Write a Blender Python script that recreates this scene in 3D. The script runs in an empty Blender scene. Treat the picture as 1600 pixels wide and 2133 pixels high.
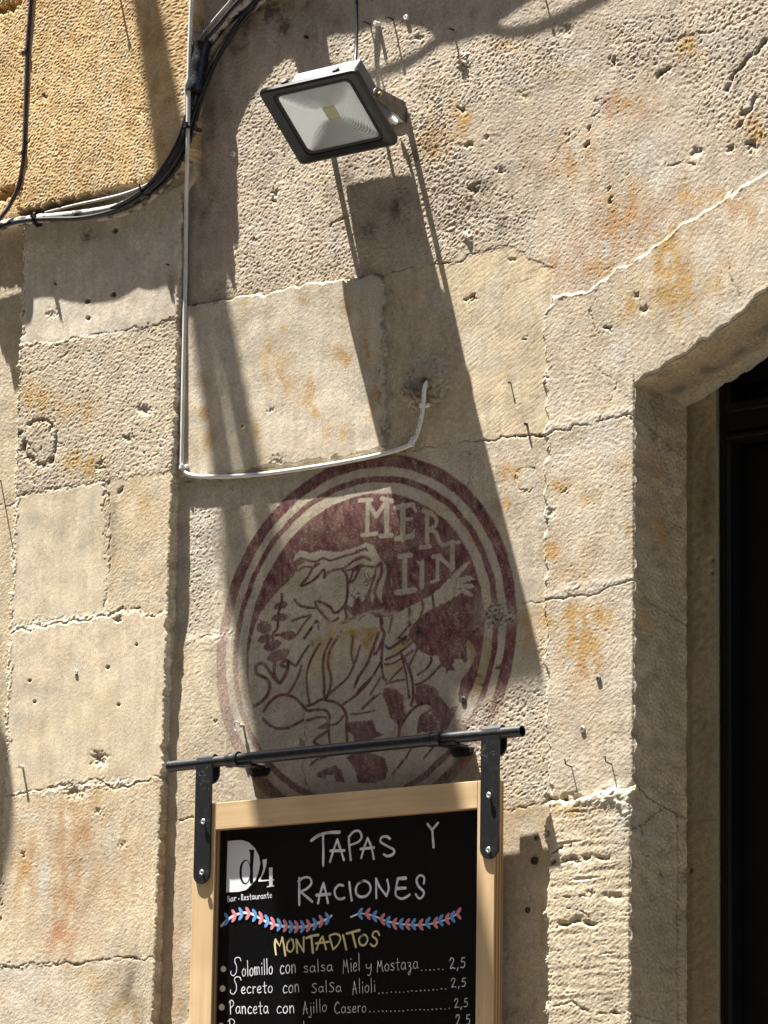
import bpy, bmesh, math
import numpy as np
from mathutils import Vector, Matrix

# ------------------------------------------------------------------ camera, world, sun, exposure
FPX, YAW, PITCH, ROLL, DIST = 9218.85, 0.654684, 0.223245, 0.0151795, 7.0
_f = np.array([-math.sin(YAW)*math.cos(PITCH), math.cos(YAW)*math.cos(PITCH), math.sin(PITCH)])
_r = np.array([math.cos(YAW), math.sin(YAW), 0.0])
_u = np.cross(_r, _f)
_c, _s = math.cos(ROLL), math.sin(ROLL)
CR, CU, CF = _c*_r + _s*_u, -_s*_r + _c*_u, _f
CAM = -DIST*CF
SC = bpy.context.scene
COL = SC.collection
cam_data = bpy.data.cameras.new('camera')
cam = bpy.data.objects.new('camera', cam_data)
COL.objects.link(cam)
cam.matrix_world = Matrix(((CR[0], CU[0], -CF[0], CAM[0]), (CR[1], CU[1], -CF[1], CAM[1]),
                           (CR[2], CU[2], -CF[2], CAM[2]), (0, 0, 0, 1)))
cam_data.sensor_fit = 'VERTICAL'
cam_data.sensor_height = 36.0
cam_data.lens = FPX/2133.0*36.0
cam_data.clip_start, cam_data.clip_end = 0.05, 200.0
SC.camera = cam

KX, KZ = 1.68, 6.25                       # sun: shadow of a point h off the wall falls KX*h right, KZ*h down
SUN = Vector((-KX, -1.0, KZ)).normalized()
world = bpy.data.worlds.new('World')
SC.world = world
world.use_nodes = True
wn = world.node_tree.nodes
sky = wn.new('ShaderNodeTexSky')
sky.sky_type = 'NISHITA'
sky.sun_disc = False
sky.dust_density = 1.6
sky.air_density = 0.8
sky.sun_elevation = math.asin(SUN.z)
sky.sun_rotation = math.atan2(SUN.x, SUN.y)
wn['Background'].inputs['Strength'].default_value = 0.05
world.node_tree.links.new(sky.outputs[0], wn['Background'].inputs['Color'])
sl = bpy.data.lights.new('sun', 'SUN')
sl.energy = 5.0
sl.angle = math.radians(0.5)
sl.color = (1.0, 0.96, 0.90)
so = bpy.data.objects.new('sun', sl)
COL.objects.link(so)
so.rotation_euler = SUN.to_track_quat('Z', 'Y').to_euler()
so.location = (-3, -2, 9)
SC.view_settings.view_transform = 'Standard'
SC.view_settings.look = 'None'
SC.view_settings.gamma = 1.0
SC.view_settings.exposure = 2.15
SC.render.engine = 'CYCLES'
SC.cycles.max_bounces = 6
SC.cycles.diffuse_bounces = 4
SC.cycles.transparent_max_bounces = 8

# ------------------------------------------------------------------ helpers
rng = np.random.default_rng(7)


def W(x, y, h=0.0):
    """Point of the wall (or of a plane h metres in front of it) that the photograph shows at x, y."""
    d = CF + ((x-800.0)/FPX)*CR - ((y-1066.5)/FPX)*CU
    t = (-h-CAM[1])/d[1]
    return CAM + t*d


def PROJ(P):
    d = P-CAM
    z = d@CF
    return 800.0+FPX*(d@CR)/z, 1066.5-FPX*(d@CU)/z


def tag(o, label=None, cat=None, group=None, kind=None):
    if label: o['label'] = label
    if cat: o['category'] = cat
    if group: o['group'] = group
    if kind: o['kind'] = kind
    return o


def empty(name, loc, label=None, cat=None, group=None):
    o = bpy.data.objects.new(name, None)
    COL.objects.link(o)
    o.location = loc
    o.empty_display_size = 0.05
    return tag(o, label, cat, group)


def link(name, me, mat, parent=None, origin=None):
    o = bpy.data.objects.new(name, me)
    COL.objects.link(o)
    if mat is not None:
        me.materials.append(mat)
    if parent is not None:
        o.parent = parent
        pl = np.array(parent.location)
        q = parent
        while q.parent is not None:
            q = q.parent
            pl = pl + np.array(q.location)
        o.location = -Vector(pl)
    elif origin is not None:
        me.transform(Matrix.Translation(-Vector(origin)))
        o.location = origin
    return o


class MB:
    """Collects shapes (world coordinates) that become one mesh object."""
    def __init__(s):
        s.v, s.f = [], []

    def add(s, v, f):
        n = len(s.v)
        s.v += [tuple(float(c) for c in p) for p in v]
        s.f += [tuple(i+n for i in q) for q in f]

    def box(s, c, ax, hs, bev=0.0):
        c = np.array(c, float); ax = [np.array(a, float) for a in ax]
        if bev <= 0:
            v = [c+sx*hs[0]*ax[0]+sy*hs[1]*ax[1]+sz*hs[2]*ax[2] for sz in (-1, 1) for sy in (-1, 1) for sx in (-1, 1)]
            s.add(v, [(0, 2, 3, 1), (4, 5, 7, 6), (0, 1, 5, 4), (2, 6, 7, 3), (0, 4, 6, 2), (1, 3, 7, 5)])
            return
        # chamfered prism along ax2, chamfer on the four long edges and both rims
        a, b, d = hs
        ring = []
        for k, (hx, hy) in enumerate(((a-bev, b-bev), (a, b), (a, b), (a-bev, b-bev))):
            z = (-d, -d+bev, d-bev, d)[k]
            e = min(bev, 0.9*min(hx, hy))
            pts = [(-hx+e, -hy), (hx-e, -hy), (hx, -hy+e), (hx, hy-e), (hx-e, hy), (-hx+e, hy), (-hx, hy-e), (-hx, -hy+e)]
            ring.append([c+p[0]*ax[0]+p[1]*ax[1]+z*ax[2] for p in pts])
        v = [p for r in ring for p in r]
        f = [tuple(range(7, -1, -1)), tuple(range(24, 32))]
        for k in range(3):
            for i in range(8):
                j = (i+1) % 8
                f.append((8*k+i, 8*k+j, 8*k+8+j, 8*k+8+i))
        s.add(v, f)

    def prism(s, pts, n, t):
        """pts: coplanar outline, extruded by vector n*t."""
        m = len(pts)
        n = np.array(n, float)*t
        v = [np.array(p, float) for p in pts]
        v = v+[p+n for p in v]
        s.add(v, [tuple(range(m-1, -1, -1)), tuple(range(m, 2*m))]+[(i, (i+1) % m, m+(i+1) % m, m+i) for i in range(m)])

    def tube(s, pts, r, n=10, cap=True):
        pts = [np.array(p, float) for p in pts]
        m = len(pts)
        rr = r if hasattr(r, '__len__') else [r]*m
        t = [pts[min(i+1, m-1)]-pts[max(i-1, 0)] for i in range(m)]
        t = [a/(np.linalg.norm(a)+1e-12) for a in t]
        up = np.array([0, 0, 1.0]) if abs(t[0][2]) < 0.9 else np.array([1.0, 0, 0])
        x = np.cross(t[0], up); x /= np.linalg.norm(x)
        v = []
        for i in range(m):
            x = x-t[i]*(x@t[i]); x /= np.linalg.norm(x)
            y = np.cross(t[i], x)
            for k in range(n):
                a = 2*math.pi*k/n
                v.append(pts[i]+rr[i]*(math.cos(a)*x+math.sin(a)*y))
        f = []
        for i in range(m-1):
            for k in range(n):
                l = (k+1) % n
                f.append((i*n+k, i*n+l, i*n+n+l, i*n+n+k))
        if cap:
            f += [tuple(range(n-1, -1, -1)), tuple(range((m-1)*n, m*n))]
        s.add(v, f)

    def lathe(s, base, axis, prof, n=16):
        """prof: (distance along axis, radius) pairs."""
        base = np.array(base, float); axis = np.array(axis, float); axis /= np.linalg.norm(axis)
        s.tube([base+axis*(d+1e-7*i) for i, (d, r) in enumerate(prof)], [max(r, 1e-5) for d, r in prof], n) if False else s._lathe(base, axis, prof, n)

    def _lathe(s, base, axis, prof, n):
        up = np.array([0, 0, 1.0]) if abs(axis[2]) < 0.9 else np.array([1.0, 0, 0])
        x = np.cross(axis, up); x /= np.linalg.norm(x); y = np.cross(axis, x)
        v, f = [], []
        for d, r in prof:
            for k in range(n):
                a = 2*math.pi*k/n
                v.append(base+axis*d+max(r, 1e-5)*(math.cos(a)*x+math.sin(a)*y))
        for i in range(len(prof)-1):
            for k in range(n):
                l = (k+1) % n
                f.append((i*n+k, i*n+l, i*n+n+l, i*n+n+k))
        f += [tuple(range(n-1, -1, -1)), tuple(range((len(prof)-1)*n, len(prof)*n))]
        s.add(v, f)

    def build(s, name, mat, parent=None, smooth=False, origin=None, angle=40):
        me = bpy.data.meshes.new(name)
        me.from_pydata(s.v, [], s.f)
        me.update()

        bm = bmesh.new(); bm.from_mesh(me)
        bmesh.ops.recalc_face_normals(bm, faces=bm.faces)
        bm.to_mesh(me); bm.free()
        if smooth:
            me.shade_smooth()
            me.set_sharp_from_angle(angle=math.radians(angle))
        return link(name, me, mat, parent, origin)


def spline(pts, k=6):
    p = np.array(pts, float)
    out = []
    for i in range(len(p)-1):
        a, b, c, d = p[max(i-1, 0)], p[i], p[i+1], p[min(i+2, len(p)-1)]
        for t in np.arange(k)/k:
            out.append(0.5*((2*b)+(-a+c)*t+(2*a-5*b+4*c-d)*t*t+(-a+3*b-3*c+d)*t**3))
    out.append(p[-1])
    return np.array(out)


# ---- noise (periodic, band limited), sampled anywhere on the wall
def fnoise(ny, nx, lo, hi, dx, seed, ax=1.0, az=1.0, rot=0.0):
    """wavelength band lo..hi metres; ax/az < 1 draw the pattern out along x/z."""
    r = np.random.default_rng(seed)
    w = np.fft.rfft2(r.standard_normal((ny, nx)))
    fz = np.fft.fftfreq(ny, dx)[:, None]; fx = np.fft.rfftfreq(nx, dx)[None, :]
    c, s = math.cos(rot), math.sin(rot)
    fx2, fz2 = (c*fx+s*fz)/ax, (-s*fx+c*fz)/az
    f = np.sqrt(fx2**2+fz2**2)+1e-9
    l = np.log(f); a, b = math.log(1/hi), math.log(1/lo)
    m, sg = (a+b)/2, max((b-a)/2, 0.25)
    w *= np.exp(-((l-m)/sg)**2)/f**0.5
    n = np.fft.irfft2(w, (ny, nx)).astype(np.float32)
    return n/n.std()


def ss(a, b, x):
    t = np.clip((x-a)/(b-a), 0, 1)
    return t*t*(3-2*t)


def bbox(px, py, m, pts):
    x0, y0 = pts.min(0)-m; x1, y1 = pts.max(0)+m
    return np.nonzero((px > x0) & (px < x1) & (py > y0) & (py < y1))


def seg_dist(x, y, pts, closed=False):
    p = np.array(pts, np.float32)
    if closed: p = np.vstack([p, p[:1]])
    d = np.full(x.shape, 1e9, np.float32)
    for (ax_, ay_), (bx_, by_) in zip(p[:-1], p[1:]):
        ex, ey = bx_-ax_, by_-ay_
        t = np.clip(((x-ax_)*ex+(y-ay_)*ey)/(ex*ex+ey*ey+1e-9), 0, 1)
        np.minimum(d, (x-ax_-t*ex)**2+(y-ay_-t*ey)**2, out=d)
    return np.sqrt(d)


def inside(x, y, pts):
    p = np.array(pts, np.float32); n = len(p)
    r = np.zeros(x.shape, bool)
    for i in range(n):
        (xa, ya), (xb, yb) = p[i], p[(i+1) % n]
        if ya == yb: continue
        c = (ya > y) != (yb > y)
        r ^= c & (x < (xb-xa)*(y-ya)/(yb-ya)+xa)
    return r


class Raster:
    """Height, colour and paint of one stone face, worked out on a fine grid of the real wall."""
    def __init__(s, x0, x1, z0, z1, dx, h0, seed):
        s.x0, s.z0, s.dx = x0, z0, dx
        s.nx, s.nz = int(round((x1-x0)/dx))+1, int(round((z1-z0)/dx))+1
        s.X = (x0+dx*np.arange(s.nx))[None, :].repeat(s.nz, 0)
        s.Z = (z0+dx*np.arange(s.nz))[:, None].repeat(s.nx, 1)
        P = np.stack([s.X, np.full_like(s.X, -h0), s.Z], -1)
        px, py = PROJ(P)
        s.px, s.py = px.astype(np.float32), py.astype(np.float32)
        N = lambda lo, hi, k, **a: fnoise(s.nz, s.nx, lo, hi, dx, seed+k, **a)
        s.N = N
        # ragged versions of the coordinates, for natural edges
        s.wx = s.px+2.2*N(.006, .02, 1)+2.0*N(.02, .08, 2)
        s.wy = s.py+2.2*N(.006, .02, 3)+2.0*N(.02, .08, 4)
        # calmer ragged coordinates for joints and straight edges
        s.cx = s.px+.8*N(.004, .012, 5)+2.2*N(.02, .06, 6)+3.0*N(.06, .2, 7)
        s.cy = s.py+.8*N(.004, .012, 8)+2.2*N(.02, .06, 9)+2.0*N(.06, .2, 10)
        s.cw = np.clip(.75+.45*N(.012, .05, 19), .1, 1.5)
        s.H = np.full(s.X.shape, h0, np.float32)
        s.amp = np.full(s.X.shape, .5, np.float32)
        s.col = np.zeros(s.X.shape+(3,), np.float32)

    def region(s, pts, soft=4.0, wx=None, wy=None):
        """0..1 mask of a polygon given in photo pixels, soft edge in pixels."""
        x = s.wx if wx is None else wx; y = s.wy if wy is None else wy
        p = np.array(pts, np.float32)
        m = np.zeros(x.shape, np.float32)
        i = bbox(x, y, soft+2, p)
        if len(i[0]) == 0: return m
        xs, ys = x[i], y[i]
        d = seg_dist(xs, ys, p, True)
        sd = np.where(inside(xs, ys, p), d, -d)
        m[i] = ss(-soft/2, soft/2, sd)
        return m

    def line(s, pts, w, raw=False, soft=1.4):
        x, y = (s.px, s.py) if raw else (s.wx, s.wy)
        p = np.array(pts, np.float32)
        m = np.zeros(x.shape, np.float32)
        i = bbox(x, y, w+3, p)
        if len(i[0]) == 0: return m
        m[i] = np.clip(.5+(w/2-seg_dist(x[i], y[i], p))/soft, 0, 1)
        return m

    def gauss(s, pts, w):
        p = np.array(pts, np.float32)
        m = np.zeros(s.X.shape, np.float32)
        i = bbox(s.cx, s.cy, 3*w, p)
        if len(i[0]) == 0: return m
        m[i] = np.exp(-(seg_dist(s.cx[i], s.cy[i], p)/w)**2)
        return m

    def blob(s, x, y, rx, ry=None, rag=True):
        ry = ry or rx
        X, Y = (s.wx, s.wy) if rag else (s.px, s.py)
        m = np.zeros(s.X.shape, np.float32)
        i = np.nonzero((abs(X-x) < 2.6*rx) & (abs(Y-y) < 2.6*ry))
        m[i] = np.exp(-((X[i]-x)/rx)**2-((Y[i]-y)/ry)**2)
        return m

    def mix(s, m, c):
        s.col += m[..., None]*(np.array(c, np.float32)-s.col)

    def crack(s, pts, depth=.0022, w=2.4, dark=.45, c=(.15, .125, .1)):
        if w < 4:
            w *= .62; depth *= .55
        g = s.gauss(pts, w)*s.cw
        s.H -= depth*g
        s.mix(np.clip(g*dark, 0, 1), c)

    def hole(s, x, y, r, depth=.008):
        d = np.zeros(s.X.shape, np.float32)
        i = np.nonzero((abs(s.px-x) < 3*r) & (abs(s.py-y) < 3*r))
        q = np.sqrt((s.px[i]-x)**2+(s.py[i]-y)**2)
        s.H[i] -= depth*ss(r*1.25, r*.7, q)
        d[i] = ss(r*1.3, r*.6, q)
        s.mix(.6*d, (.1, .085, .07))

    def sample(s, A, x, z):
        fx = np.clip((x-s.x0)/s.dx, 0, s.nx-1.001); fz = np.clip((z-s.z0)/s.dx, 0, s.nz-1.001)
        i, j = fx.astype(int), fz.astype(int)
        a, b = fx-i, fz-j
        if A.ndim == 3: a, b = a[..., None], b[..., None]
        return (A[j, i]*(1-a)+A[j, i+1]*a)*(1-b)+(A[j+1, i]*(1-a)+A[j+1, i+1]*a)*b


def grid_mesh(name, V, C, mat, fmask=None, parent=None, extra=None, origin=None, tag_attr=None):
    """V (ny,nx,3) and colours C -> one smooth mesh of the chosen faces (plus extra quads)."""
    ny, nx = V.shape[:2]
    idx = np.arange(ny*nx).reshape(ny, nx)
    q = np.stack([idx[:-1, :-1], idx[:-1, 1:], idx[1:, 1:], idx[1:, :-1]], -1)
    q = q[fmask] if fmask is not None else q.reshape(-1, 4)
    used, inv = np.unique(q.ravel(), return_inverse=True)
    v = V.reshape(-1, 3)[used]; c = C.reshape(-1, C.shape[-1])[used]; q = inv.reshape(-1, 4)
    if extra is not None:
        ev, ef, ec = extra
        q = np.vstack([q, np.array(ef)+len(v)]) if len(q) else np.array(ef)
        v = np.vstack([v, np.array(ev)]); c = np.vstack([c, np.tile(np.array(tuple(ec)+(.5,)*(c.shape[1]-3)), (len(ev), 1))])
    me = bpy.data.meshes.new(name)
    me.vertices.add(len(v)); me.vertices.foreach_set('co', v.astype(np.float32).ravel())
    me.loops.add(q.size); me.loops.foreach_set('vertex_index', q.astype(np.int32).ravel())
    me.polygons.add(len(q)); me.polygons.foreach_set('loop_start', np.arange(0, q.size, 4, dtype=np.int32))
    me.update(calc_edges=True)
    me.polygons.foreach_set('use_smooth', np.ones(len(q), bool))
    at = me.color_attributes.new('stone_colour', 'FLOAT_COLOR', 'POINT')
    at.data.foreach_set('color', np.hstack([np.clip(c[:, :3], 0, 1), (c[:, 3:4] if c.shape[1] > 3 else np.full((len(c), 1), .5))]).astype(np.float32).ravel())
    return link(name, me, mat, parent, origin)


# ------------------------------------------------------------------ materials
def new_mat(name):
    m = bpy.data.materials.new(name)
    m.use_nodes = True
    nt = m.node_tree
    return m, nt, nt.nodes['Principled BSDF'], (lambda t: nt.nodes.new(t)), nt.links.new


def noise_col(nt, N, L, scale, c0, c1, p0=.35, p1=.65, detail=5, coord='Object', stretch=None):
    tc = N('ShaderNodeTexCoord'); src = tc.outputs[coord]
    if stretch:
        mp = N('ShaderNodeMapping'); mp.inputs['Scale'].default_value = stretch
        L(src, mp.inputs[0]); src = mp.outputs[0]
    nz = N('ShaderNodeTexNoise'); nz.inputs['Scale'].default_value = scale; nz.inputs['Detail'].default_value = detail
    L(src, nz.inputs['Vector'])
    cr = N('ShaderNodeValToRGB')
    cr.color_ramp.elements[0].position, cr.color_ramp.elements[1].position = p0, p1
    cr.color_ramp.elements[0].color = (*c0, 1); cr.color_ramp.elements[1].color = (*c1, 1)
    L(nz.outputs['Fac'], cr.inputs[0])
    return nz, cr


def mat_stone():
    m, nt, b, N, L = new_mat('weathered_sandstone')
    at = N('ShaderNodeAttribute'); at.attribute_name = 'stone_colour'
    nz, cr = noise_col(nt, N, L, 420, (.74, .72, .69), (1.16, 1.14, 1.1), .3, .7, 3)
    mx = N('ShaderNodeMix'); mx.data_type = 'RGBA'; mx.blend_type = 'MULTIPLY'; mx.inputs[0].default_value = 1
    L(at.outputs['Color'], mx.inputs[6]); L(cr.outputs[0], mx.inputs[7])
    L(mx.outputs[2], b.inputs['Base Color'])
    b.inputs['Roughness'].default_value = .95
    b.inputs['Specular IOR Level'].default_value = .15
    nz2 = N('ShaderNodeTexNoise'); nz2.inputs['Scale'].default_value = 330; nz2.inputs['Detail'].default_value = 3; nz2.inputs['Roughness'].default_value = .65
    tc = N('ShaderNodeTexCoord'); L(tc.outputs['Object'], nz2.inputs['Vector'])
    bp = N('ShaderNodeBump'); bp.inputs['Strength'].default_value = 1.0; bp.inputs['Distance'].default_value = .0009
    mh = N('ShaderNodeMath'); mh.operation = 'MULTIPLY'; L(nz2.outputs['Fac'], mh.inputs[0]); L(at.outputs['Alpha'], mh.inputs[1])
    L(mh.outputs[0], bp.inputs['Height']); L(bp.outputs[0], b.inputs['Normal'])
    return m


def mat_plain(name, c0, c1=None, rough=.5, metal=0., scale=60, p=(.35, .65), bump=0., bscale=400, spec=.5, stretch=None, coat=0.):
    m, nt, b, N, L = new_mat(name)
    nz, cr = noise_col(nt, N, L, scale, c0, c1 or c0, *p, stretch=stretch)
    L(cr.outputs[0], b.inputs['Base Color'])
    b.inputs['Roughness'].default_value = rough
    b.inputs['Metallic'].default_value = metal
    b.inputs['Specular IOR Level'].default_value = spec
    if bump > 0:
        n2 = N('ShaderNodeTexNoise'); n2.inputs['Scale'].default_value = bscale
        tc = N('ShaderNodeTexCoord'); L(tc.outputs['Object'], n2.inputs['Vector'])
        bp = N('ShaderNodeBump'); bp.inputs['Strength'].default_value = bump; bp.inputs['Distance'].default_value = .0005
        L(n2.outputs['Fac'], bp.inputs['Height']); L(bp.outputs[0], b.inputs['Normal'])
    return m


M = {}
M['stone'] = mat_stone()
M['black_paint'] = mat_plain('black_painted_steel', (.009, .009, .010), (.045, .043, .040), .40, 0, 160, (.52, .80), bump=.25, bscale=300)
M['strap'] = mat_plain('scratched_black_steel', (.008, .008, .009), (.035, .034, .033), .42, 0, 120, (.55, .85), bump=.15, bscale=250)
M['scratch'] = mat_plain('scraped_bare_metal', (.12, .115, .11), (.05, .05, .05), .5, 0, 300)
M['cable_black'] = mat_plain('black_cable_sheath', (.008, .008, .009), (.02, .02, .022), .38, 0, 120)
M['cable_dusty'] = mat_plain('dusty_brown_black_cable', (.025, .017, .014), (.06, .045, .04), .6, 0, 60)
M['cable_grey'] = mat_plain('grey_cable_sheath', (.36, .35, .33), (.5, .49, .46), .45, 0, 60)
M['cable_white'] = mat_plain('white_cable_sheath', (.62, .6, .55), (.76, .74, .69), .42, 0, 40)
M['cable_print'] = mat_plain('faint_print', (.2, .2, .2), None, .6)
M['pipe'] = mat_plain('flaking_painted_pipe', (.03, .026, .022), (.52, .47, .40), .6, 0, 55, (.40, .50), .3, 200, stretch=(1, 1, 1))
M['pipe_beige'] = mat_plain('beige_peeling_pipe', (.10, .07, .055), (.40, .34, .27), .65, 0, 90, (.38, .52), .3, 200)
M['tape'] = mat_plain('black_wrapping_tape', (.006, .006, .007), (.035, .035, .038), .32, 0, 160, (.4, .75), .9, 220)
M['tie'] = mat_plain('black_nylon', (.010, .010, .010), None, .4)
M['nail'] = mat_plain('dark_rusty_iron', (.03, .022, .018), (.07, .05, .04), .55, .4, 400)
M['zinc'] = mat_plain('zinc_steel', (.55, .55, .54), (.7, .7, .69), .35, .7, 300)
M['white_plastic'] = mat_plain('white_plastic', (.68, .67, .63), (.76, .75, .71), .4, 0, 80)
M['yellow_plastic'] = mat_plain('yellowed_plastic', (.5, .45, .22), (.6, .55, .3), .5)
M['brass'] = mat_plain('dull_brass', (.4, .3, .14), (.5, .4, .2), .4, .6)
M['lamp_body'] = mat_plain('grey_cast_aluminium', (.10, .105, .115), (.14, .145, .155), .5, .1, 50, bump=.15)
M['lamp_frame'] = mat_plain('charcoal_cast_frame', (.008, .0085, .0095), (.017, .018, .020), .5, .1, 50, bump=.15)
M['lamp_steel'] = mat_plain('weathered_bracket_steel', (.09, .085, .08), (.15, .14, .13), .5, .3, 80)
M['reflector'] = mat_plain('satin_reflector', (.92, .96, .98), (.95, .99, 1.0), .45, 1.0, 30)
M['led'] = mat_plain('yellow_phosphor_chip', (.62, .58, .20), (.70, .66, .27), .5, 0, 200)
M['gasket'] = mat_plain('black_rubber', (.012, .012, .013), None, .7)
M['panel'] = mat_plain('black_laminate', (.0035, .0035, .004), (.05, .05, .05), .24, 0, 520, (.66, .86), spec=.35)
M['chalk'] = mat_plain('white_chalk_ink', (.50, .50, .54), (.84, .84, .87), .7, 0, 90, (.3, .62))
M['chalk_gold'] = mat_plain('gold_chalk_ink', (.62, .52, .22), (.74, .64, .33), .7, 0, 500)
M['chalk_cream'] = mat_plain('cream_chalk_ink', (.74, .66, .46), (.82, .75, .56), .7, 0, 500)
M['chalk_blue'] = mat_plain('blue_chalk_ink', (.10, .30, .66), (.16, .38, .74), .7, 0, 500)
M['chalk_pink'] = mat_plain('pink_chalk_ink', (.68, .18, .22), (.78, .27, .31), .7, 0, 500)
M['vinyl'] = mat_plain('white_vinyl', (.80, .80, .84), None, .35)
M['door'] = mat_plain('black_door_paint', (.0022, .0022, .0022), (.005, .005, .005), .55, 0, 30, bump=.2, bscale=120, spec=.25)
M['street'] = mat_plain('granite_paving', (.036, .031, .025), (.054, .047, .038), .9, 0, 6)
M['bounce_pavement'] = mat_plain('pale_bounce_granite', (.155, .15, .14), (.20, .195, .18), .9, 0, 5)
M['facade'] = mat_plain('opposite_sandstone', (.13, .11, .08), (.18, .155, .115), .95, 0, 3)
M['caster_paint'] = mat_plain('dark_green_enamel', (.02, .035, .03), (.03, .05, .04), .5, 0, 20)


def mat_wood(name, horizontal):
    m, nt, b, N, L = new_mat(name)
    st = (6, 60, 160) if horizontal else (160, 60, 6)
    nz, cr = noise_col(nt, N, L, 1.0, (.60, .42, .225), (.72, .53, .305), .3, .7, 5, 'Object', st)
    nz2, cr2 = noise_col(nt, N, L, 9, (.88, .86, .83), (1.08, 1.06, 1.04), .35, .65, 3)
    mx = N('ShaderNodeMix'); mx.data_type = 'RGBA'; mx.blend_type = 'MULTIPLY'; mx.inputs[0].default_value = 1
    L(cr.outputs[0], mx.inputs[6]); L(cr2.outputs[0], mx.inputs[7])
    nz3, cr3 = noise_col(nt, N, L, 1.0, (1, 1, 1), (.55, .45, .36), .70, .80, 3, 'Object', (28, 200, 150) if horizontal else (150, 200, 28))
    mx2 = N('ShaderNodeMix'); mx2.data_type = 'RGBA'; mx2.blend_type = 'MULTIPLY'; mx2.inputs[0].default_value = .8
    L(mx.outputs[2], mx2.inputs[6]); L(cr3.outputs[0], mx2.inputs[7]); L(mx2.outputs[2], b.inputs['Base Color'])
    b.inputs['Roughness'].default_value = .5
    bp = N('ShaderNodeBump'); bp.inputs['Strength'].default_value = .12; bp.inputs['Distance'].default_value = .0004
    L(nz.outputs['Fac'], bp.inputs['Height']); L(bp.outputs[0], b.inputs['Normal'])
    return m


def mat_ply():
    m, nt, b, N, L = new_mat('plywood_edge')
    tc = N('ShaderNodeTexCoord'); sp = N('ShaderNodeSeparateXYZ'); L(tc.outputs['Object'], sp.inputs[0])
    mu = N('ShaderNodeMath'); mu.operation = 'MULTIPLY'; mu.inputs[1].default_value = 900; L(sp.outputs['Y'], mu.inputs[0])
    sn = N('ShaderNodeMath'); sn.operation = 'SINE'; L(mu.outputs[0], sn.inputs[0])
    cr = N('ShaderNodeValToRGB'); cr.color_ramp.elements[0].position = .3; cr.color_ramp.elements[1].position = .7
    cr.color_ramp.elements[0].color = (.20, .11, .05, 1); cr.color_ramp.elements[1].color = (.46, .29, .13, 1)
    ad = N('ShaderNodeMath'); ad.operation = 'MULTIPLY_ADD'; ad.inputs[1].default_value = .5; ad.inputs[2].default_value = .5
    L(sn.outputs[0], ad.inputs[0]); L(ad.outputs[0], cr.inputs[0]); L(cr.outputs[0], b.inputs['Base Color'])
    b.inputs['Roughness'].default_value = .6
    return m


def mat_glass():
    m, nt, b, N, L = new_mat('lamp_front_glass')
    nt.nodes.remove(b)
    tr = N('ShaderNodeBsdfTransparent'); tr.inputs[0].default_value = (.985, .99, .985, 1)
    gl = N('ShaderNodeBsdfGlossy'); gl.inputs['Roughness'].default_value = .05
    fr = N('ShaderNodeFresnel'); fr.inputs[0].default_value = 1.5
    mx = N('ShaderNodeMixShader'); L(fr.outputs[0], mx.inputs[0]); L(tr.outputs[0], mx.inputs[1]); L(gl.outputs[0], mx.inputs[2])
    L(mx.outputs[0], nt.nodes['Material Output'].inputs[0])
    return m


M['wood_h'] = mat_wood('birch_rail', True)
M['wood_v'] = mat_wood('birch_stile', False)
M['ply'] = mat_ply()
M['glass'] = mat_glass()

# ------------------------------------------------------------------ the stone wall
DX = .0013
XC, XJ = -.4268, .4805                     # pier corner, door jamb
XR0, XR1, ZR0, ZR1 = -.48, .93, -.97, 1.12
S = Raster(XR0, XR1, ZR0, ZR1, DX, 0.0, 100)

CREAM, BUFF, GREYB = (.47, .425, .335), (.475, .405, .285), (.42, .375, .30)
S.col[:] = (.44, .395, .315)
R = S.region
upper_rough = [(300, -300), (880, -300), (900, 60), (960, 300), (1010, 480), (930, 548), (850, 555), (760, 578), (600, 602), (440, 632), (300, 660)]
upper_right = [(880, -300), (1800, -300), (1800, 620), (1330, 800), (1200, 610), (1150, 560), (1060, 505), (1010, 480), (930, 200)]
block_a = [(300, 655), (440, 632), (600, 602), (752, 578), (800, 575), (803, 936), (640, 965), (500, 982), (300, 1000)]
block_b = [(806, 574), (850, 556), (940, 550), (1060, 508), (1150, 560), (1142, 640), (1141, 905), (1000, 915), (940, 930), (806, 950)]
surround = [(1150, 2400), (1153, 1900), (1147, 1700), (1142, 1450), (1140, 1000), (1141, 700), (1140, 648), (1152, 622), (1185, 613),
            (1225, 604), (1300, 560), (1380, 507), (1470, 442), (1540, 397), (1700, 300), (2000, 300), (2000, 2400)]
jamb_low = [(1150, 2400), (1153, 1900), (1147, 1672), (1210, 1664), (1265, 1652), (1400, 1640), (1400, 2400)]
RC = lambda p, k=3: S.region(p, k, S.cx, S.cy)
mA, mB, mU, mR, mS, mJ = RC(block_a), RC(block_b), R(upper_rough, 14), R(upper_right, 40), RC(surround, 4), RC(jamb_low, 5)
left_strip = R([(300, 1010), (470, 1000), (450, 1150), (430, 1330), (420, 1500), (300, 1500)], 40)
low_left = R([(300, 1330), (440, 1325), (540, 1310), (620, 1700), (300, 2300)], 30)
low_right = R([(960, 1500), (1000, 1470), (1080, 1420), (1145, 1280), (1148, 1670), (1000, 1700)], 30)
low_board = R([(300, 1690), (1150, 1675), (1150, 2300), (300, 2300)], 10)
muralm = R([(470, 1000), (1010, 930), (1140, 1250), (1080, 1420), (960, 1520), (980, 1700), (500, 1700), (440, 1350)], 40)
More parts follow.
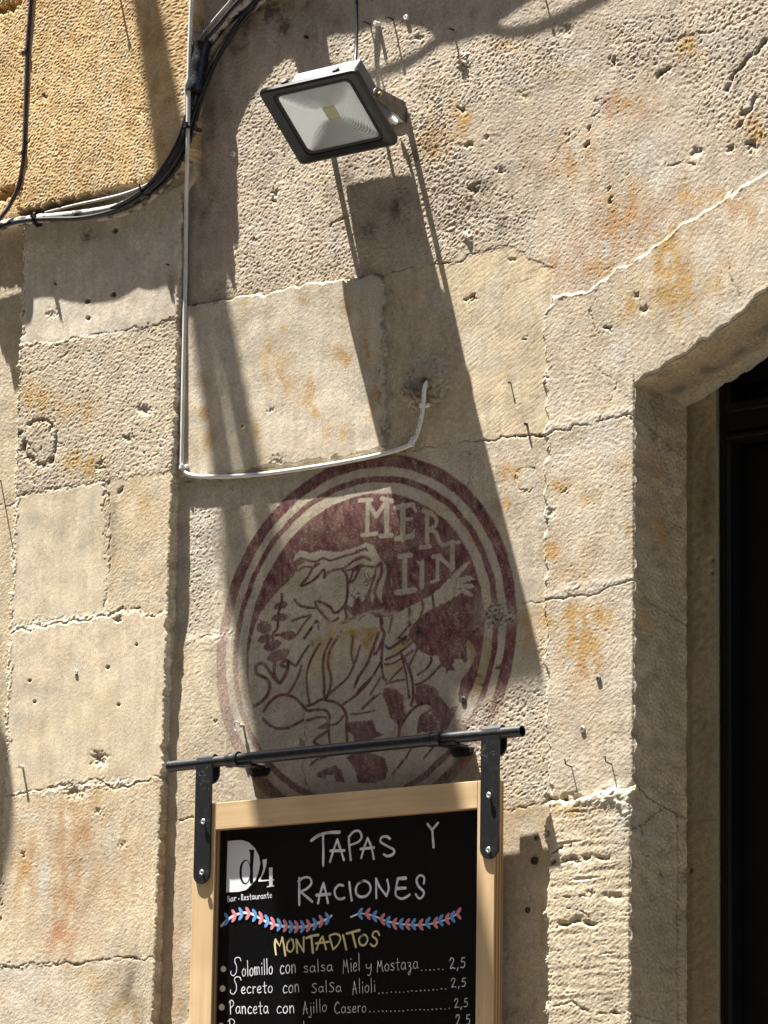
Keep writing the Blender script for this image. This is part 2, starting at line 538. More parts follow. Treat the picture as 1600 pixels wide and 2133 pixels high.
for m, a, c in ((mU, 1.02, (.435, .385, .315)), (mR, .68, (.44, .395, .325)), (mS, .58, (.475, .43, .345)), (mA, .33, (.50, .46, .375)),
                (mB, .27, (.475, .415, .30)), (left_strip, .85, (.46, .43, .36)), (low_left, .5, (.46, .41, .31)),
                (muralm, .28, (.44, .405, .33)), (low_right, .95, (.47, .43, .35)), (low_board, .4, (.43, .375, .28)), (mJ, .75, (.47, .42, .32))):
    S.amp += m*(a-S.amp); S.mix(m, c)
mS_face = mS*(1-mJ)
S.amp += mS_face*(.58-S.amp)
# worn, deeply pitted mortar at the upper right and along the joints
pit_zone = np.clip(R([(1270, 60), (1440, 10), (1700, -60), (1700, 330), (1560, 300), (1460, 260), (1420, 150), (1300, 150)], 60)
                   + .8*R([(900, 160), (1010, 60), (1190, 90), (1170, 150), (960, 230), (880, 260)], 50)
                   + .7*R([(860, 240), (960, 300), (1100, 440), (1080, 520), (940, 520), (880, 400)], 60), 0, 1)
S.amp += pit_zone*.55

# colour drift, stains
n_big, n_mid, n_fine = S.N(.12, .5, 11), S.N(.03, .12, 12), S.N(.008, .03, 13)
streak = S.N(.012, .05, 16, ax=1.0, az=.14)
S.col *= np.array((1.145, 1.105, 1.075), np.float32)*(1+.045*n_big+.05*n_mid+.045*n_fine+.035*streak)[..., None]
S.mix(np.clip(.10*S.N(.05, .2, 17), 0, .3), (.56, .42, .26)); S.mix(np.clip(.10*S.N(.05, .2, 18), 0, .3), (.50, .49, .46))
och = S.N(.02, .07, 14, ax=1.0, az=.6)
OCHRE, RUST, DARK, PALE = (.47, .31, .13), (.43, .27, .155), (.13, .105, .08), (.60, .57, .50)
def stain(x, y, rx, ry, c, k, br=1.0):
    m = S.blob(x, y, rx, ry)
    S.mix(np.clip(m*(k*1.5)*(1+br*.6*och+.35*n_fine), 0, .92), c)
for x, y, rx, ry, k in ((590, 770, 32, 40, .55), (560, 730, 14, 26, .45), (640, 705, 12, 24, .35), (645, 810, 14, 40, .6), (720, 745, 26, 22, .5), (735, 640, 14, 26, .4),
                        (690, 725, 16, 14, .3), (600, 800, 12, 12, .45), (700, 900, 24, 22, .35), (540, 905, 14, 22, .35), (660, 860, 10, 16, .5), (425, 920, 20, 26, .4), (430, 800, 18, 18, .35), (430, 860, 16, 12, .4),
                        (590, 690, 8, 16, .35), (520, 640, 9, 18, .4), (645, 625, 14, 10, .35), (735, 600, 10, 14, .5), (560, 960, 16, 20, .3), (770, 720, 16, 40, .35), (780, 840, 14, 40, .4),
                        (1420, 600, 50, 60, .75), (1395, 540, 40, 60, .5), (1310, 640, 22, 30, .55), (1500, 600, 30, 40, .3), (1290, 450, 40, 40, .3), (1330, 400, 36, 30, .3), (1450, 410, 60, 24, .4), (1250, 560, 60, 20, .35),
                        (1300, 215, 34, 22, .45), (1430, 105, 22, 22, .5), (1440, 80, 12, 12, .5), (1180, 150, 26, 22, .3), (1570, 270, 40, 40, .4), (1200, 340, 60, 50, .2), (960, 250, 26, 40, .45), (900, 290, 30, 40, .55), (1060, 100, 24, 10, .5),
                        (1165, 1010, 18, 10, .5), (1065, 985, 26, 22, .5), (1050, 1050, 16, 12, .45), (1160, 1145, 24, 18, .75), (1180, 1010, 20, 16, .4), (1225, 1040, 24, 14, .45), (1200, 1200, 34, 18, .3), (1300, 970, 22, 14, .4), (1310, 1100, 10, 12, .35), (1090, 1010, 10, 12, .4),
                        (1215, 1330, 34, 60, .85), (1250, 1280, 30, 22, .45), (1190, 1280, 26, 20, .4), (1120, 1290, 30, 22, .55), (1100, 1330, 26, 30, .35), (1240, 1380, 22, 30, .35), (1200, 1690, 44, 14, .35), (1080, 1680, 30, 24, .25),
                        (1200, 960, 10, 6, .5), (700, 1330, 46, 26, .35)):
    stain(x, y, rx, ry, OCHRE, k)
for x, y, rx, ry, k in ((1300, 455, 44, 46, .35), (1225, 1390, 20, 26, .4), (1265, 235, 22, 30, .25), (1220, 260, 12, 30, .2), (1520, 560, 30, 30, .2), (360, 1980, 16, 40, .4), (362, 2090, 14, 40, .5), (1270, 470, 80, 60, .28), (1180, 560, 60, 50, .22), (1400, 470, 90, 40, .25), (1340, 250, 60, 60, .22), (1180, 300, 50, 70, .18), (1560, 440, 60, 50, .25), (1230, 700, 50, 50, .12), (1080, 330, 60, 60, .12), (1230, 1150, 60, 40, .14), (1200, 1500, 50, 50, .12)):
    stain(x, y, rx, ry, RUST, k)
for x, y, rx, ry, k in ((725, 360, 22, 30, .55), (690, 400, 16, 26, .4), (860, 330, 14, 20, .6), (830, 430, 40, 30, .45), (1000, 390, 30, 30, .4), (900, 300, 20, 26, .4), (950, 440, 60, 50, .3), (1050, 470, 30, 30, .3), (700, 470, 30, 22, .3),
                        (770, 480, 30, 22, .4), (880, 260, 18, 14, .45), (560, 20, 50, 24, .8), (590, 55, 22, 20, .65), (520, 60, 18, 26, .5), (645, 10, 22, 14, .4), (500, 100, 20, 14, .4), (1000, 30, 22, 18, .25), (1165, 60, 16, 14, .3), (1545, 80, 22, 22, .35), (1535, 160, 12, 22, .5),
                        (425, 440, 40, 130, .28), (430, 250, 40, 80, .30), (405, 620, 20, 60, .25), (480, 120, 60, 60, .18), (1545, 130, 40, 30, .2)):
    stain(x, y, rx, ry, DARK, k*.72, .7)
for x, y, rx, ry, k in ((1200, 120, 60, 40, .25), (1350, 310, 50, 60, .25), (1370, 380, 26, 40, .3), (1470, 540, 30, 40, .3), (1270, 925, 40, 40, .4), (990, 720, 40, 40, .3), (1110, 640, 24, 30, .3), (1290, 730, 40, 50, .3), (1500, 640, 40, 30, .35),
                        (1195, 950, 40, 40, .2), (420, 1120, 30, 60, .3), (1310, 1700, 20, 60, .4), (460, 740, 40, 60, .25), (640, 740, 60, 80, .2)):
    stain(x, y, rx, ry, PALE, k)

# ---- relief
def tilt(Z_, lst):
    for m, a, b in lst:
        w = m.sum()+1e-6
        Z_.H += m*(a*(Z_.X-(m*Z_.X).sum()/w)+b*(Z_.Z-(m*Z_.Z).sum()/w))
S.H += .0040*mS+.0085*mJ+.0045*mA
S.H += .0009*S.N(.3, .8, 21)*(1-.5*muralm)+.00011*S.N(.04, .12, 22)
tilt(S, ((mA, .004, .007), (mB, -.002, -.002), (low_left, .0, .006), (mJ, .003, -.004)))
n1, n2 = S.N(.0036, .0070, 23, ax=.62, rot=.38), S.N(.006, .013, 24, ax=.6, rot=.38)
rough = n1*.000085+n2*.00009+.00005*S.N(.010, .022, 25)
pits = np.clip(S.N(.0045, .009, 26, ax=.65, rot=.3)-1.0, 0, None)
pits_b = np.clip(S.N(.008, .018, 27)-1.9, 0, None)
S.amp = S.amp**1.25
S.H += S.amp*rough*1.2-np.clip(S.amp-.3, 0, 2)*.0006*pits-.0016*pits_b*np.clip(S.amp-.45, 0, 1.5)
S.mix(np.clip(np.clip(S.amp-.5, 0, 1)*.35*pits+.25*pits_b*np.clip(S.amp-.4, 0, 1), 0, .7), (.18, .15, .12))
# tooling scratches on the smoother blocks, bedding planes on the low jamb
S.H += (mB*.55+mJ*.4)*.00008*S.N(.004, .010, 28, ax=.18, rot=.5)
strata = S.N(.010, .030, 29, ax=.14, az=1.0)
S.H += mJ*(.00015*strata-.0012*np.clip(strata-1.5, 0, None))
C = S.crack
C([(300, 664), (385, 642), (440, 628), (520, 612), (600, 600), (680, 590), (750, 575), (800, 570), (850, 556), (930, 549), (960, 541), (1010, 522), (1060, 505)], .0022, 2.0, .5)
C([(800, 572), (802, 650), (798, 730), (790, 790), (797, 850), (803, 943)], .0018, 1.6, .6)
C([(816, 590), (818, 700), (815, 800), (816, 930)], .0012, 1.4, .4)
C([(803, 572), (812, 600), (836, 630), (840, 655)], .001, 1.2, .5)
C([(300, 1016), (395, 1004), (520, 994), (640, 981), (760, 960), (820, 949), (860, 936), (900, 931), (960, 925), (1060, 912), (1141, 905)], .0022, 2.2, .5)
C([(1060, 912), (1141, 906), (1195, 894), (1230, 886), (1262, 880), (1290, 869), (1335, 862)], .0026, 2.4, .4)
C([(1245, 882), (1270, 850), (1285, 820), (1290, 790)], .0015, 2, .3)
C([(1290, 860), (1315, 868), (1330, 880)], .002, 2, .4)
C([(385, 1338), (450, 1322), (540, 1312), (640, 1295), (700, 1300), (735, 1292), (790, 1278), (860, 1288), (960, 1280), (1015, 1262), (1080, 1258), (1145, 1250)], .0014, 1.6, .4)
C([(1141, 1252), (1180, 1247), (1225, 1240), (1262, 1232), (1300, 1218), (1335, 1208)], .0026, 2.4, .4)
C([(632, 1395), (628, 1450), (634, 1520), (640, 1560), (634, 1610), (645, 1670)], .0016, 1.6, .75)
C([(1000, 958), (985, 985), (948, 1062), (950, 1130), (946, 1190), (948, 1240)], .0012, 1.3, .6)
C([(940, 928), (985, 945), (1005, 940)], .001, 1.3, .4)
C([(1010, 1275), (1000, 1290), (980, 1300)], .0015, 2, .4)
C([(300, 1720), (450, 1700), (1040, 1692), (1095, 1680), (1150, 1668)], .002, 2.4, .4)
C([(1140, 1668), (1160, 1671), (1205, 1661)], .006, 6, .7)
C([(1205, 1661), (1262, 1656), (1290, 1650), (1310, 1635), (1335, 1628)], .0030, 3.0, .5)
C([(1150, 1800), (1200, 1797), (1225, 1789), (1270, 1786)], .0055, 4.5, .6)
C([(1160, 1775), (1200, 1765)], .003, 4, .4)
C([(1170, 1870), (1245, 1865)], .0028, 3, .4)
C([(1160, 1922), (1190, 1925), (1210, 1915), (1250, 1925)], .0040, 5, .5)
C([(1275, 1865), (1300, 1868)], .004, 6, .4)
C([(1190, 1890), (1225, 1905), (1262, 1925)], .0022, 2.2, .4)
C([(1190, 1700), (1230, 1690), (1275, 1688)], .0014, 2, .4)
C([(1150, 2095), (1195, 2090), (1215, 2105), (1260, 2110), (1335, 2108)], .0035, 3.6, .4)
C([(1145, 340), (1200, 275), (1240, 232), (1272, 203)], .0014, 1.4, .5)
C([(1050, 608), (1100, 580), (1140, 556)], .0009, 1.2, .4)
C([(1378, 347), (1410, 343), (1445, 340)], .0025, 2.4, .5)
C([(1370, 165), (1390, 145), (1402, 135)], .004, 4, .7)
C([(1515, 190), (1525, 165), (1560, 130), (1600, 85)], .0035, 4.5, .5)
C([(1535, 260), (1545, 240), (1580, 200)], .003, 4.2, .4)
C([(1300, 92), (1400, 85), (1500, 60), (1600, 20)], .002, 2.4, .35)
C([(690, 467), (712, 458), (740, 450)], .003, 2.4, .5)
C([(1210, 700), (1240, 760), (1275, 790)], .0012, 2, .3)
C([(1240, 620), (1232, 660), (1255, 700)], .0015, 2, .3)
C([(1530, 540), (1525, 580), (1540, 620)], .002, 3, .4)
# eroded mortar strip above the joints of the jamb
for pts, w, a in (([(1150, 895), (1330, 855)], 12, .0005), ([(1150, 1238), (1330, 1205)], 10, .0004), ([(1215, 1668), (1325, 1660)], 12, .0013), ([(1275, 1640), (1322, 1700)], 16, .0016)):
    g = S.gauss(pts, w); S.H += a*g*(1+.12*n2); S.mix(.5*g, PALE)
# rounded bead along the edge of the surround; its sunlit brightness is also painted on
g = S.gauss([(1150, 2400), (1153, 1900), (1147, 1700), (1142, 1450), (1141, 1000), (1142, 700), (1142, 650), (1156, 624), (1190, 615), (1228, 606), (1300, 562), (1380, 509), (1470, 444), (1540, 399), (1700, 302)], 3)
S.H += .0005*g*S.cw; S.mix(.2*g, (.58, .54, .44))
# broken mortar at the crossing of the ring and the joint
g = S.blob(1035, 1282, 34, 22); S.H -= .0035*np.clip(g*(1+.6*n2), 0, 1.5); S.mix(np.clip(.75*g, 0, 1), (.40, .375, .31))
S.mix(np.clip(g*np.clip(S.N(.006, .014, 31)-.5, 0, 1)*1.6, 0, .9), (.06, .05, .04))
# plaster circle, scars, cement patch round the cable hole
g = S.line([(1098+22*math.cos(t), 998+24*math.sin(t)) for t in np.linspace(.4, 5.6, 20)], 4); S.H -= .0006*g*S.cw; S.mix(.5*S.blob(1098, 998, 22, 24), PALE)
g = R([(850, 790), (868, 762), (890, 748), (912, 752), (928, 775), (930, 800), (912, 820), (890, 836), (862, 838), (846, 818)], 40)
S.H += .013*g*(1+.05*n2); S.amp += g*(.5-S.amp); S.mix(.8*g, (.37, .325, .245)); S.mix(.9*S.blob(878, 816, 34, 24), (.14, .125, .105)); S.mix(.35*S.blob(892, 770, 24, 16), (.46, .42, .33))  # mound's lit top and shaded underside are painted into its colour
S.H -= .006*S.blob(893, 796, 7, 8, False); S.mix(.8*S.blob(893, 795, 7, 7, False), (.06, .05, .04))
for x, y, r, k in ((1280, 128, 10, .004), (1090, 200, 14, .001), (985, 620, 5, .006), (973, 625, 4, .005), (1066, 540, 7, .0016), (960, 228, 7, .006), (1270, 395, 5, .006), (1273, 418, 5, .006), (1228, 268, 4, .005), (1225, 303, 6, .006),
                   (1565, 305, 12, .005), (1345, 645, 9, .005), (1333, 620, 5, .004), (1269, 688, 5, .005), (1095, 703, 4, .003), (1140, 787, 4, .003), (990, 395, 12, .004), (1040, 358, 9, .004), (1012, 285, 6, .005), (976, 303, 9, .004),
                   (590, 262, 8, .003), (570, 420, 5, .006), (572, 400, 7, .004), (1180, 1025, 5, .004), (1152, 1070, 10, .0018), (530, 500, 4, .004), (567, 860, 5, .003), (585, 965, 14, .002), (1075, 1740, 6, .0), (1060, 1990, 16, .0015), (1075, 2060, 22, .0018), (1070, 2100, 18, .0018),
                   (875, 80, 7, .003), (1180, 65, 12, .002), (450, 1500, 4, .004), (1180, 280, 5, .002), (1240, 1865, 8, .003), (1450, 315, 12, .003), (1520, 310, 8, .004), (1240, 210, 5, .002)):
    if k: S.H -= k*S.blob(x, y, r*.8, r*.7); S.mix(np.clip(90*k, 0, .6)*S.blob(x, y, r*.75), (.14, .115, .09))
S.mix(.8*S.blob(1090, 200, 12, 16), (.50, .43, .30))
S.H += .004*S.blob(975, 495, 7); S.H += .003*S.blob(968, 128, 10, 14)*(1+.5*n1)

# ---- the painted roundel
PURPLE = (.172, .074, .072)
cx, cz, rad = -.0378, -.2026, .2987
rr = np.sqrt((S.X-cx)**2+(S.Z-cz)**2)/rad
rr += .0016*S.N(.03, .12, 41)+.0008*S.N(.006, .02, 42)
ring = lambda a, b: np.clip(.5+(rr-a)/.006, 0, 1)*np.clip(.5+(b-rr)/.006, 0, 1)
def at(o, s):
    return lambda pts: [(o[0]+s*x, o[1]+s*y) for x, y in pts]
zA, zB, zC, zD = at((480, 1080), .1875), at((740, 1000), .1875), at((480, 1330), .1875), at((740, 1280), .1875)
zE, zF = at((540, 1500), .1875), at((640, 1180), .14066)
mwx, mwy = S.px+.6*S.N(.006, .02, 43), S.py+.6*S.N(.006, .02, 44)
def fill(pts): return S.region(pts, 2.2, mwx, mwy)
def stroke(pts, w): return S.line(spline(pts, 4), w, True)
paint = np.maximum(ring(.932, 1.0), ring(.848, .884))
disc = np.clip(.5+(.790-rr)/.006, 0, 1)
fig = (zA([(212, 1450), (240, 1320), (270, 1200), (320, 1060), (440, 900), (560, 770), (690, 650), (745, 575), (700, 475), (720, 400), (780, 355), (900, 385), (1000, 350),
           (1200, 372), (1310, 342), (1400, 320), (1500, 270), (1560, 282)]) +
       zB([(220, 760), (270, 850), (300, 900), (345, 960), (352, 1020), (330, 1110), (302, 1200), (296, 1330), (285, 1362), (245, 1300), (230, 1220), (222, 1200), (205, 1300), (190, 1385),
           (165, 1300), (163, 1232), (130, 1290), (70, 1360), (50, 1300)]) +
       zF([(770, 480), (755, 430), (705, 480), (682, 512), (672, 600), (582, 562), (650, 695), (700, 750), (800, 707), (870, 682), (950, 705), (1050, 760), (1100, 745), (1230, 735), (1290, 702)]) +
       zB([(590, 1415), (720, 1350), (860, 1262), (1000, 1142), (1110, 1020), (1200, 940), (1285, 903), (1210, 1000), (1130, 1090), (1260, 1063), (1340, 1097), (1280, 1120), (1150, 1157), (1290, 1150),
           (1336, 1187), (1280, 1207), (1180, 1202), (1260, 1227), (1310, 1280), (1280, 1297), (1190, 1252), (1120, 1285), (1060, 1330), (870, 1420), (730, 1500), (640, 1600)]) +
       zD([(580, 230), (640, 310), (690, 370), (740, 420), (830, 460), (900, 455), (930, 480), (950, 570), (1000, 600), (1008, 672), (1032, 615), (1110, 632), (1075, 560), (1100, 505), (1165, 487),
           (1230, 540), (1250, 500), (1240, 440), (1240, 270), (1310, 340), (1330, 430), (1310, 530), (1240, 640), (1170, 740), (1145, 880), (1145, 960), (1200, 1010)]) +
       [(1010, 1500), (1010, 1720), (520, 1720), (470, 1470)] + zC([(262, 770), (215, 560), (205, 380), (205, 200), (212, 110)]))
fm = fill(fig)
paint = np.maximum(paint, disc*(1-fm))
for p in (zA([(690, 480), (780, 430), (830, 480), (760, 530), (735, 575)]),
          zD([(340, 810), (470, 840), (530, 900), (540, 1000), (560, 1130), (520, 1240), (460, 1220), (390, 1140), (350, 1010), (300, 880)]),
          zD([(680, 790), (800, 770), (890, 820), (950, 920), (1050, 1040), (1150, 1000), (1100, 1120), (1010, 1290), (940, 1290), (930, 1200), (850, 1100), (870, 1030), (800, 990), (690, 1000), (650, 930)]),
          zD([(720, 1150), (800, 1085), (850, 1110), (900, 1180), (930, 1290), (700, 1310)]),
          zE([(975, 20), (1260, 0), (1310, 130), (1390, 160), (1300, 200), (1200, 245), (1060, 245), (1050, 180), (985, 120)]),
          zE([(978, 420), (1060, 330), (1200, 340), (1390, 420), (1430, 560), (1400, 660), (1280, 700), (1090, 700), (1075, 580), (1030, 500)]),
          zE([(630, 600), (740, 540), (850, 500), (920, 560), (950, 690), (850, 690), (840, 610), (745, 612), (740, 665), (660, 640)]),
          zC([(772, 1085), (822, 1140), (840, 1190), (770, 1200)]), zC([(980, 1000), (1080, 940), (1110, 960), (1085, 1010)])):
    paint = np.maximum(paint, .92*fill(p))
for x, y, rx, ry, a in ((555, 965, 85, 42, -15), (545, 1100, 95, 45, -8), (370, 1210, 85, 72, 0), (645, 1300, 92, 52, 0), (380, 1335, 80, 45, -25), (465, 1410, 105, 58, -20), (535, 1520, 130, 62, -20)):
    c, s_ = math.cos(math.radians(a)), math.sin(math.radians(a))
    paint = np.maximum(paint, .88*fill(zA([(x+rx*math.cos(t)*c-ry*math.sin(t)*s_, y+rx*math.cos(t)*s_+ry*math.sin(t)*c) for t in np.linspace(0, 6.1, 18)])))
A_, B_, C_, D_, E_ = 'A', 'B', 'C', 'D', 'E'
LN = [
 (zA, 4.6, [(790, 440), (930, 480), (1030, 440), (1110, 465), (1250, 420), (1400, 380), (1490, 340), (1520, 355)]),
 (zA, 4.6, [(740, 580), (830, 535), (920, 540), (985, 500)]),
 (zA, 5.2, [(960, 500), (900, 570), (860, 650), (780, 745), (880, 710), (960, 650), (1030, 570), (1050, 600), (1035, 660), (1080, 600), (1160, 570), (1240, 560)]),
 (zA, 6, [(1240, 560), (1290, 640), (1300, 760), (1290, 900), (1250, 985), (1160, 1050), (1100, 980), (980, 920)]),
 (zA, 5.5, [(710, 900), (760, 960), (860, 990), (950, 990)]),
 (zA, 5.5, [(940, 920), (960, 990), (1020, 1060), (1110, 1150), (1190, 1110)]),
 (zA, 5.5, [(1270, 1000), (1290, 1080), (1270, 1150)]),
 (zA, 6, [(1280, 970), (1340, 1040), (1380, 1085), (1300, 1140), (1230, 1160)]),
 (zA, 4.6, [(1250, 560), (1340, 490), (1420, 430), (1520, 430), (1560, 470)]), (zA, 4.6, [(1290, 575), (1360, 560), (1440, 510)]),
 (zA, 4.6, [(1310, 720), (1370, 680), (1410, 600), (1460, 530), (1600, 540)]), (zA, 4, [(1360, 580), (1330, 680), (1310, 710)]),
 (zA, 2, [(1480, 610), (1510, 670), (1560, 700)]), (zA, 2, [(1520, 610), (1550, 670), (1600, 660)]), (zA, 2, [(1480, 720), (1500, 695), (1530, 715), (1515, 745), (1485, 735)]),
 (zA, 3, [(1340, 850), (1380, 880), (1420, 900)]), (zA, 2.5, [(1400, 830), (1432, 830)]), (zA, 4, [(1590, 640), (1560, 760), (1500, 880)]),
 (zB, 5, [(0, 800), (70, 770), (120, 760)]), (zB, 5, [(0, 890), (90, 860), (160, 890)]), (zB, 5, [(0, 1000), (60, 950), (150, 960), (240, 960), (290, 910)]),
 (zB, 6, [(290, 930), (290, 1040), (240, 1150), (212, 1260)]), (zB, 3.5, [(225, 990), (210, 1090), (170, 1170), (165, 1240)]),
 (zB, 5, [(600, 1420), (600, 1600)]), (zB, 5, [(740, 1350), (755, 1400), (730, 1490)]), (zB, 5, [(850, 1260), (865, 1350), (875, 1420)]), (zB, 4, [(410, 1490), (400, 1600)]), (zB, 6, [(300, 1590), (285, 1520)]),
 (zB, 3, [(1180, 1200), (1150, 1215)]), (zB, 3, [(40, 1560), (70, 1520), (110, 1500)]),
 (zA, 5.5, [(680, 1140), (780, 1100), (890, 1075)]), (zA, 4.5, [(890, 1080), (830, 1150), (770, 1240), (740, 1290)]), (zA, 6, [(820, 1330), (890, 1230), (950, 1140), (990, 1185)]), (zA, 4, [(960, 1180), (980, 1230)]),
 (zA, 5, [(570, 835), (565, 930), (530, 1050), (525, 1150), (515, 1230), (470, 1280), (470, 1350)]), (zA, 6, [(500, 1295), (600, 1290)]),
 (zC, 7, [(490, 270), (490, 400), (545, 495), (610, 400), (640, 300), (620, 240), (560, 290), (600, 310)]), (zC, 5, [(630, 240), (700, 290), (730, 300), (800, 180), (865, 85)]),
 (zC, 7, [(540, 495), (470, 420), (400, 310), (340, 278), (288, 310), (290, 380), (350, 420), (410, 450), (440, 520), (420, 620), (340, 710), (265, 750)]),
 (zC, 5, [(785, 300), (770, 380), (700, 530), (630, 620)]),
 (zC, 6, [(378, 812), (430, 722), (520, 642), (620, 627), (720, 662), (800, 740), (860, 800), (960, 790), (1060, 800), (1100, 860), (1100, 912), (1030, 870), (850, 910)]),
 (zC, 6, [(370, 895), (450, 970), (540, 1000), (660, 985), (800, 910)]),
 (zC, 6, [(850, 750), (920, 730), (1010, 680), (1080, 690), (1170, 710), (1250, 770), (1290, 860), (1290, 1000), (1300, 1140)]),
 (zC, 5, [(990, 60), (900, 220), (850, 380), (850, 530), (880, 720)]), (zC, 5.5, [(1120, 0), (1050, 150), (1030, 300), (1040, 460), (1045, 670)]),
 (zC, 5.5, [(1180, 0), (1100, 150), (1085, 300), (1120, 430), (1100, 580), (1060, 670)]), (zC, 5, [(1060, 660), (1150, 570), (1290, 450), (1370, 300), (1410, 180), (1440, 80)]),
 (zC, 5, [(1360, 0), (1340, 150), (1370, 280)]), (zC, 5, [(1600, 100), (1520, 270), (1440, 400), (1380, 540)]), (zC, 5, [(1600, 400), (1450, 550), (1380, 640), (1240, 740)]),
 (zC, 4, [(1600, 640), (1520, 720), (1460, 780)]), (zC, 4, [(1340, 840), (1470, 830), (1600, 800)]), (zC, 5, [(1260, 860), (1190, 940), (1120, 960), (1080, 940), (980, 1000)]),
 (zC, 4, [(1100, 970), (1095, 1080), (1110, 1170)]), (zC, 6, [(1080, 1030), (930, 1140), (1000, 1190)]), (zE, 5, [(570, 500), (640, 440), (760, 400)]),
 (zD, 6, [(280, 0), (290, 150), (320, 220), (250, 400), (210, 440)]), (zD, 5.5, [(260, 200), (170, 440), (140, 540), (40, 690), (0, 790)]), (zD, 5.5, [(320, 230), (290, 480), (310, 690), (345, 730)]),
 (zD, 5, [(290, 520), (150, 750), (0, 910)]), (zD, 4, [(280, 700), (170, 890)]), (zD, 4, [(270, 880), (80, 1050)]), (zD, 4, [(0, 1110), (120, 1090)]), (zD, 4.5, [(410, 30), (370, 200)]), (zD, 5, [(600, 0), (590, 90)]),
 (zD, 5, [(610, 110), (530, 200), (480, 260)]), (zD, 6, [(340, 350), (370, 380), (440, 340), (560, 250)]), (zD, 5.5, [(340, 500), (480, 430), (640, 300)]), (zD, 4.5, [(330, 550), (400, 550), (510, 490), (640, 400)]),
 (zD, 6, [(500, 420), (580, 560), (620, 680), (640, 800), (640, 930), (620, 1010)]), (zD, 4, [(510, 450), (560, 640), (580, 780), (600, 930)]), (zD, 5, [(690, 370), (640, 480), (600, 560)]), (zD, 5, [(840, 460), (840, 530), (780, 610), (690, 670)]),
 (zD, 5, [(940, 570), (840, 680), (750, 750), (670, 780)]), (zD, 4, [(520, 590), (430, 680), (380, 740)]), (zD, 4.5, [(340, 770), (450, 740), (560, 720)]), (zD, 6, [(490, 1360), (500, 1250), (580, 1120), (680, 1020), (800, 985), (870, 1030)]),
 (zD, 5, [(700, 1310), (720, 1150), (800, 1080), (870, 1050)]), (zD, 4, [(620, 1490), (560, 1600)]), (zD, 4, [(760, 1600), (870, 1470)]), (zE, 5, [(1600, 450), (1540, 530), (1480, 600)]), (zE, 6, [(1550, 0), (1560, 100), (1550, 190)]),
]
dl = np.zeros_like(paint)
for z_, w, p in LN:
    dl = np.maximum(dl, stroke(z_(p), w*1.05))
paint = np.maximum(paint, dl*fm)
# stone coloured letters of the upper band
LET = [(45, [(140, 240), (130, 600)]), (55, [(350, 230), (350, 600)]), (45, [(130, 230), (235, 400), (350, 230)]), (50, [(60, 225), (180, 218)]), (50, [(300, 205), (410, 230)]), (45, [(80, 612), (235, 592)]), (50, [(285, 622), (405, 612)]),
       (58, [(530, 280), (530, 660)]), (52, [(450, 305), (640, 272)]), (36, [(640, 272), (675, 345)]), (38, [(540, 440), (630, 430)]), (58, [(460, 652), (635, 620)]), (26, [(640, 615), (652, 560)]),
       (46, [(800, 345), (800, 740)]), (46, [(760, 345), (850, 362)]), (42, [(800, 362), (880, 400), (910, 450), (890, 510), (820, 545)]), (44, [(830, 560), (900, 580), (925, 660), (960, 720), (1010, 722)]), (46, [(728, 748), (832, 738)]),
       (56, [(550, 840), (545, 1230)]), (56, [(492, 850), (612, 832)]), (66, [(460, 1250), (655, 1222)]),
       (52, [(742, 920), (740, 1190)]), (24, [(690, 900), (735, 970)]), (24, [(752, 890), (735, 940)]),
       (38, [(915, 850), (910, 1130)]), (46, [(868, 850), (945, 840)]), (48, [(930, 850), (1065, 970)]), (54, [(1078, 690), (1080, 1000)]), (38, [(1035, 697), (1155, 690)]), (38, [(848, 1130), (948, 1108)])]
let = np.zeros_like(paint)
for w, p in LET:
    let = np.maximum(let, S.line(zB(p), w*.1875, True))
let *= fill(zB([(20, 170), (420, 170), (1200, 300), (1200, 900), (1075, 1015), (840, 1170), (640, 1300), (430, 1290), (430, 720), (20, 660)]))
paint *= 1-let*.96
# wear: chips, thin coats, washed-out lower parts
wear = S.N(.003, .008, 45); thin = .6*S.N(.03, .12, 46)+.6*S.N(.006, .03, 49, ax=1.0, az=.35, rot=.3)
fade = np.clip(1-.42*R([(430, 1230), (480, 1230), (540, 1500), (560, 1720), (430, 1720)], 60)-.55*R([(960, 1470), (1100, 1430), (1100, 1700), (930, 1700), (960, 1540)], 50)
               -.2*R([(540, 1640), (800, 1630), (1000, 1600), (1000, 1720), (540, 1720)], 30), 0, 1)
chips = ss(2.1, 2.6, wear+.55*thin+.9*S.blob(850, 1090, 34, 26)+.5*S.blob(960, 1300, 40, 40))
patch = np.clip(S.blob(1035, 1280, 36, 22)*1.5, 0, 1)
seam = S.gauss([(640, 1300), (700, 1297), (740, 1290), (795, 1272), (860, 1284)], 5)
alpha = paint*(.92-.07*np.clip(thin, -1.3, 1.3))*fade*(1-.8*chips)*(1-.85*patch)*(1-.7*seam*(paint < 2))
alpha *= 1-.35*ss(1.2, 2.0, -n1)
alpha *= 1-.6*ss(.9, 1.6, S.N(.004, .009, 47))*(fade < .8)
pc = np.array(PURPLE)*(1+.10*np.clip(thin, -1.5, 1.5)+.10*n_fine)[..., None]+.35*dl[..., None]*np.array((-.05, -.03, -.025))
YEL = (.40, .29, .085)
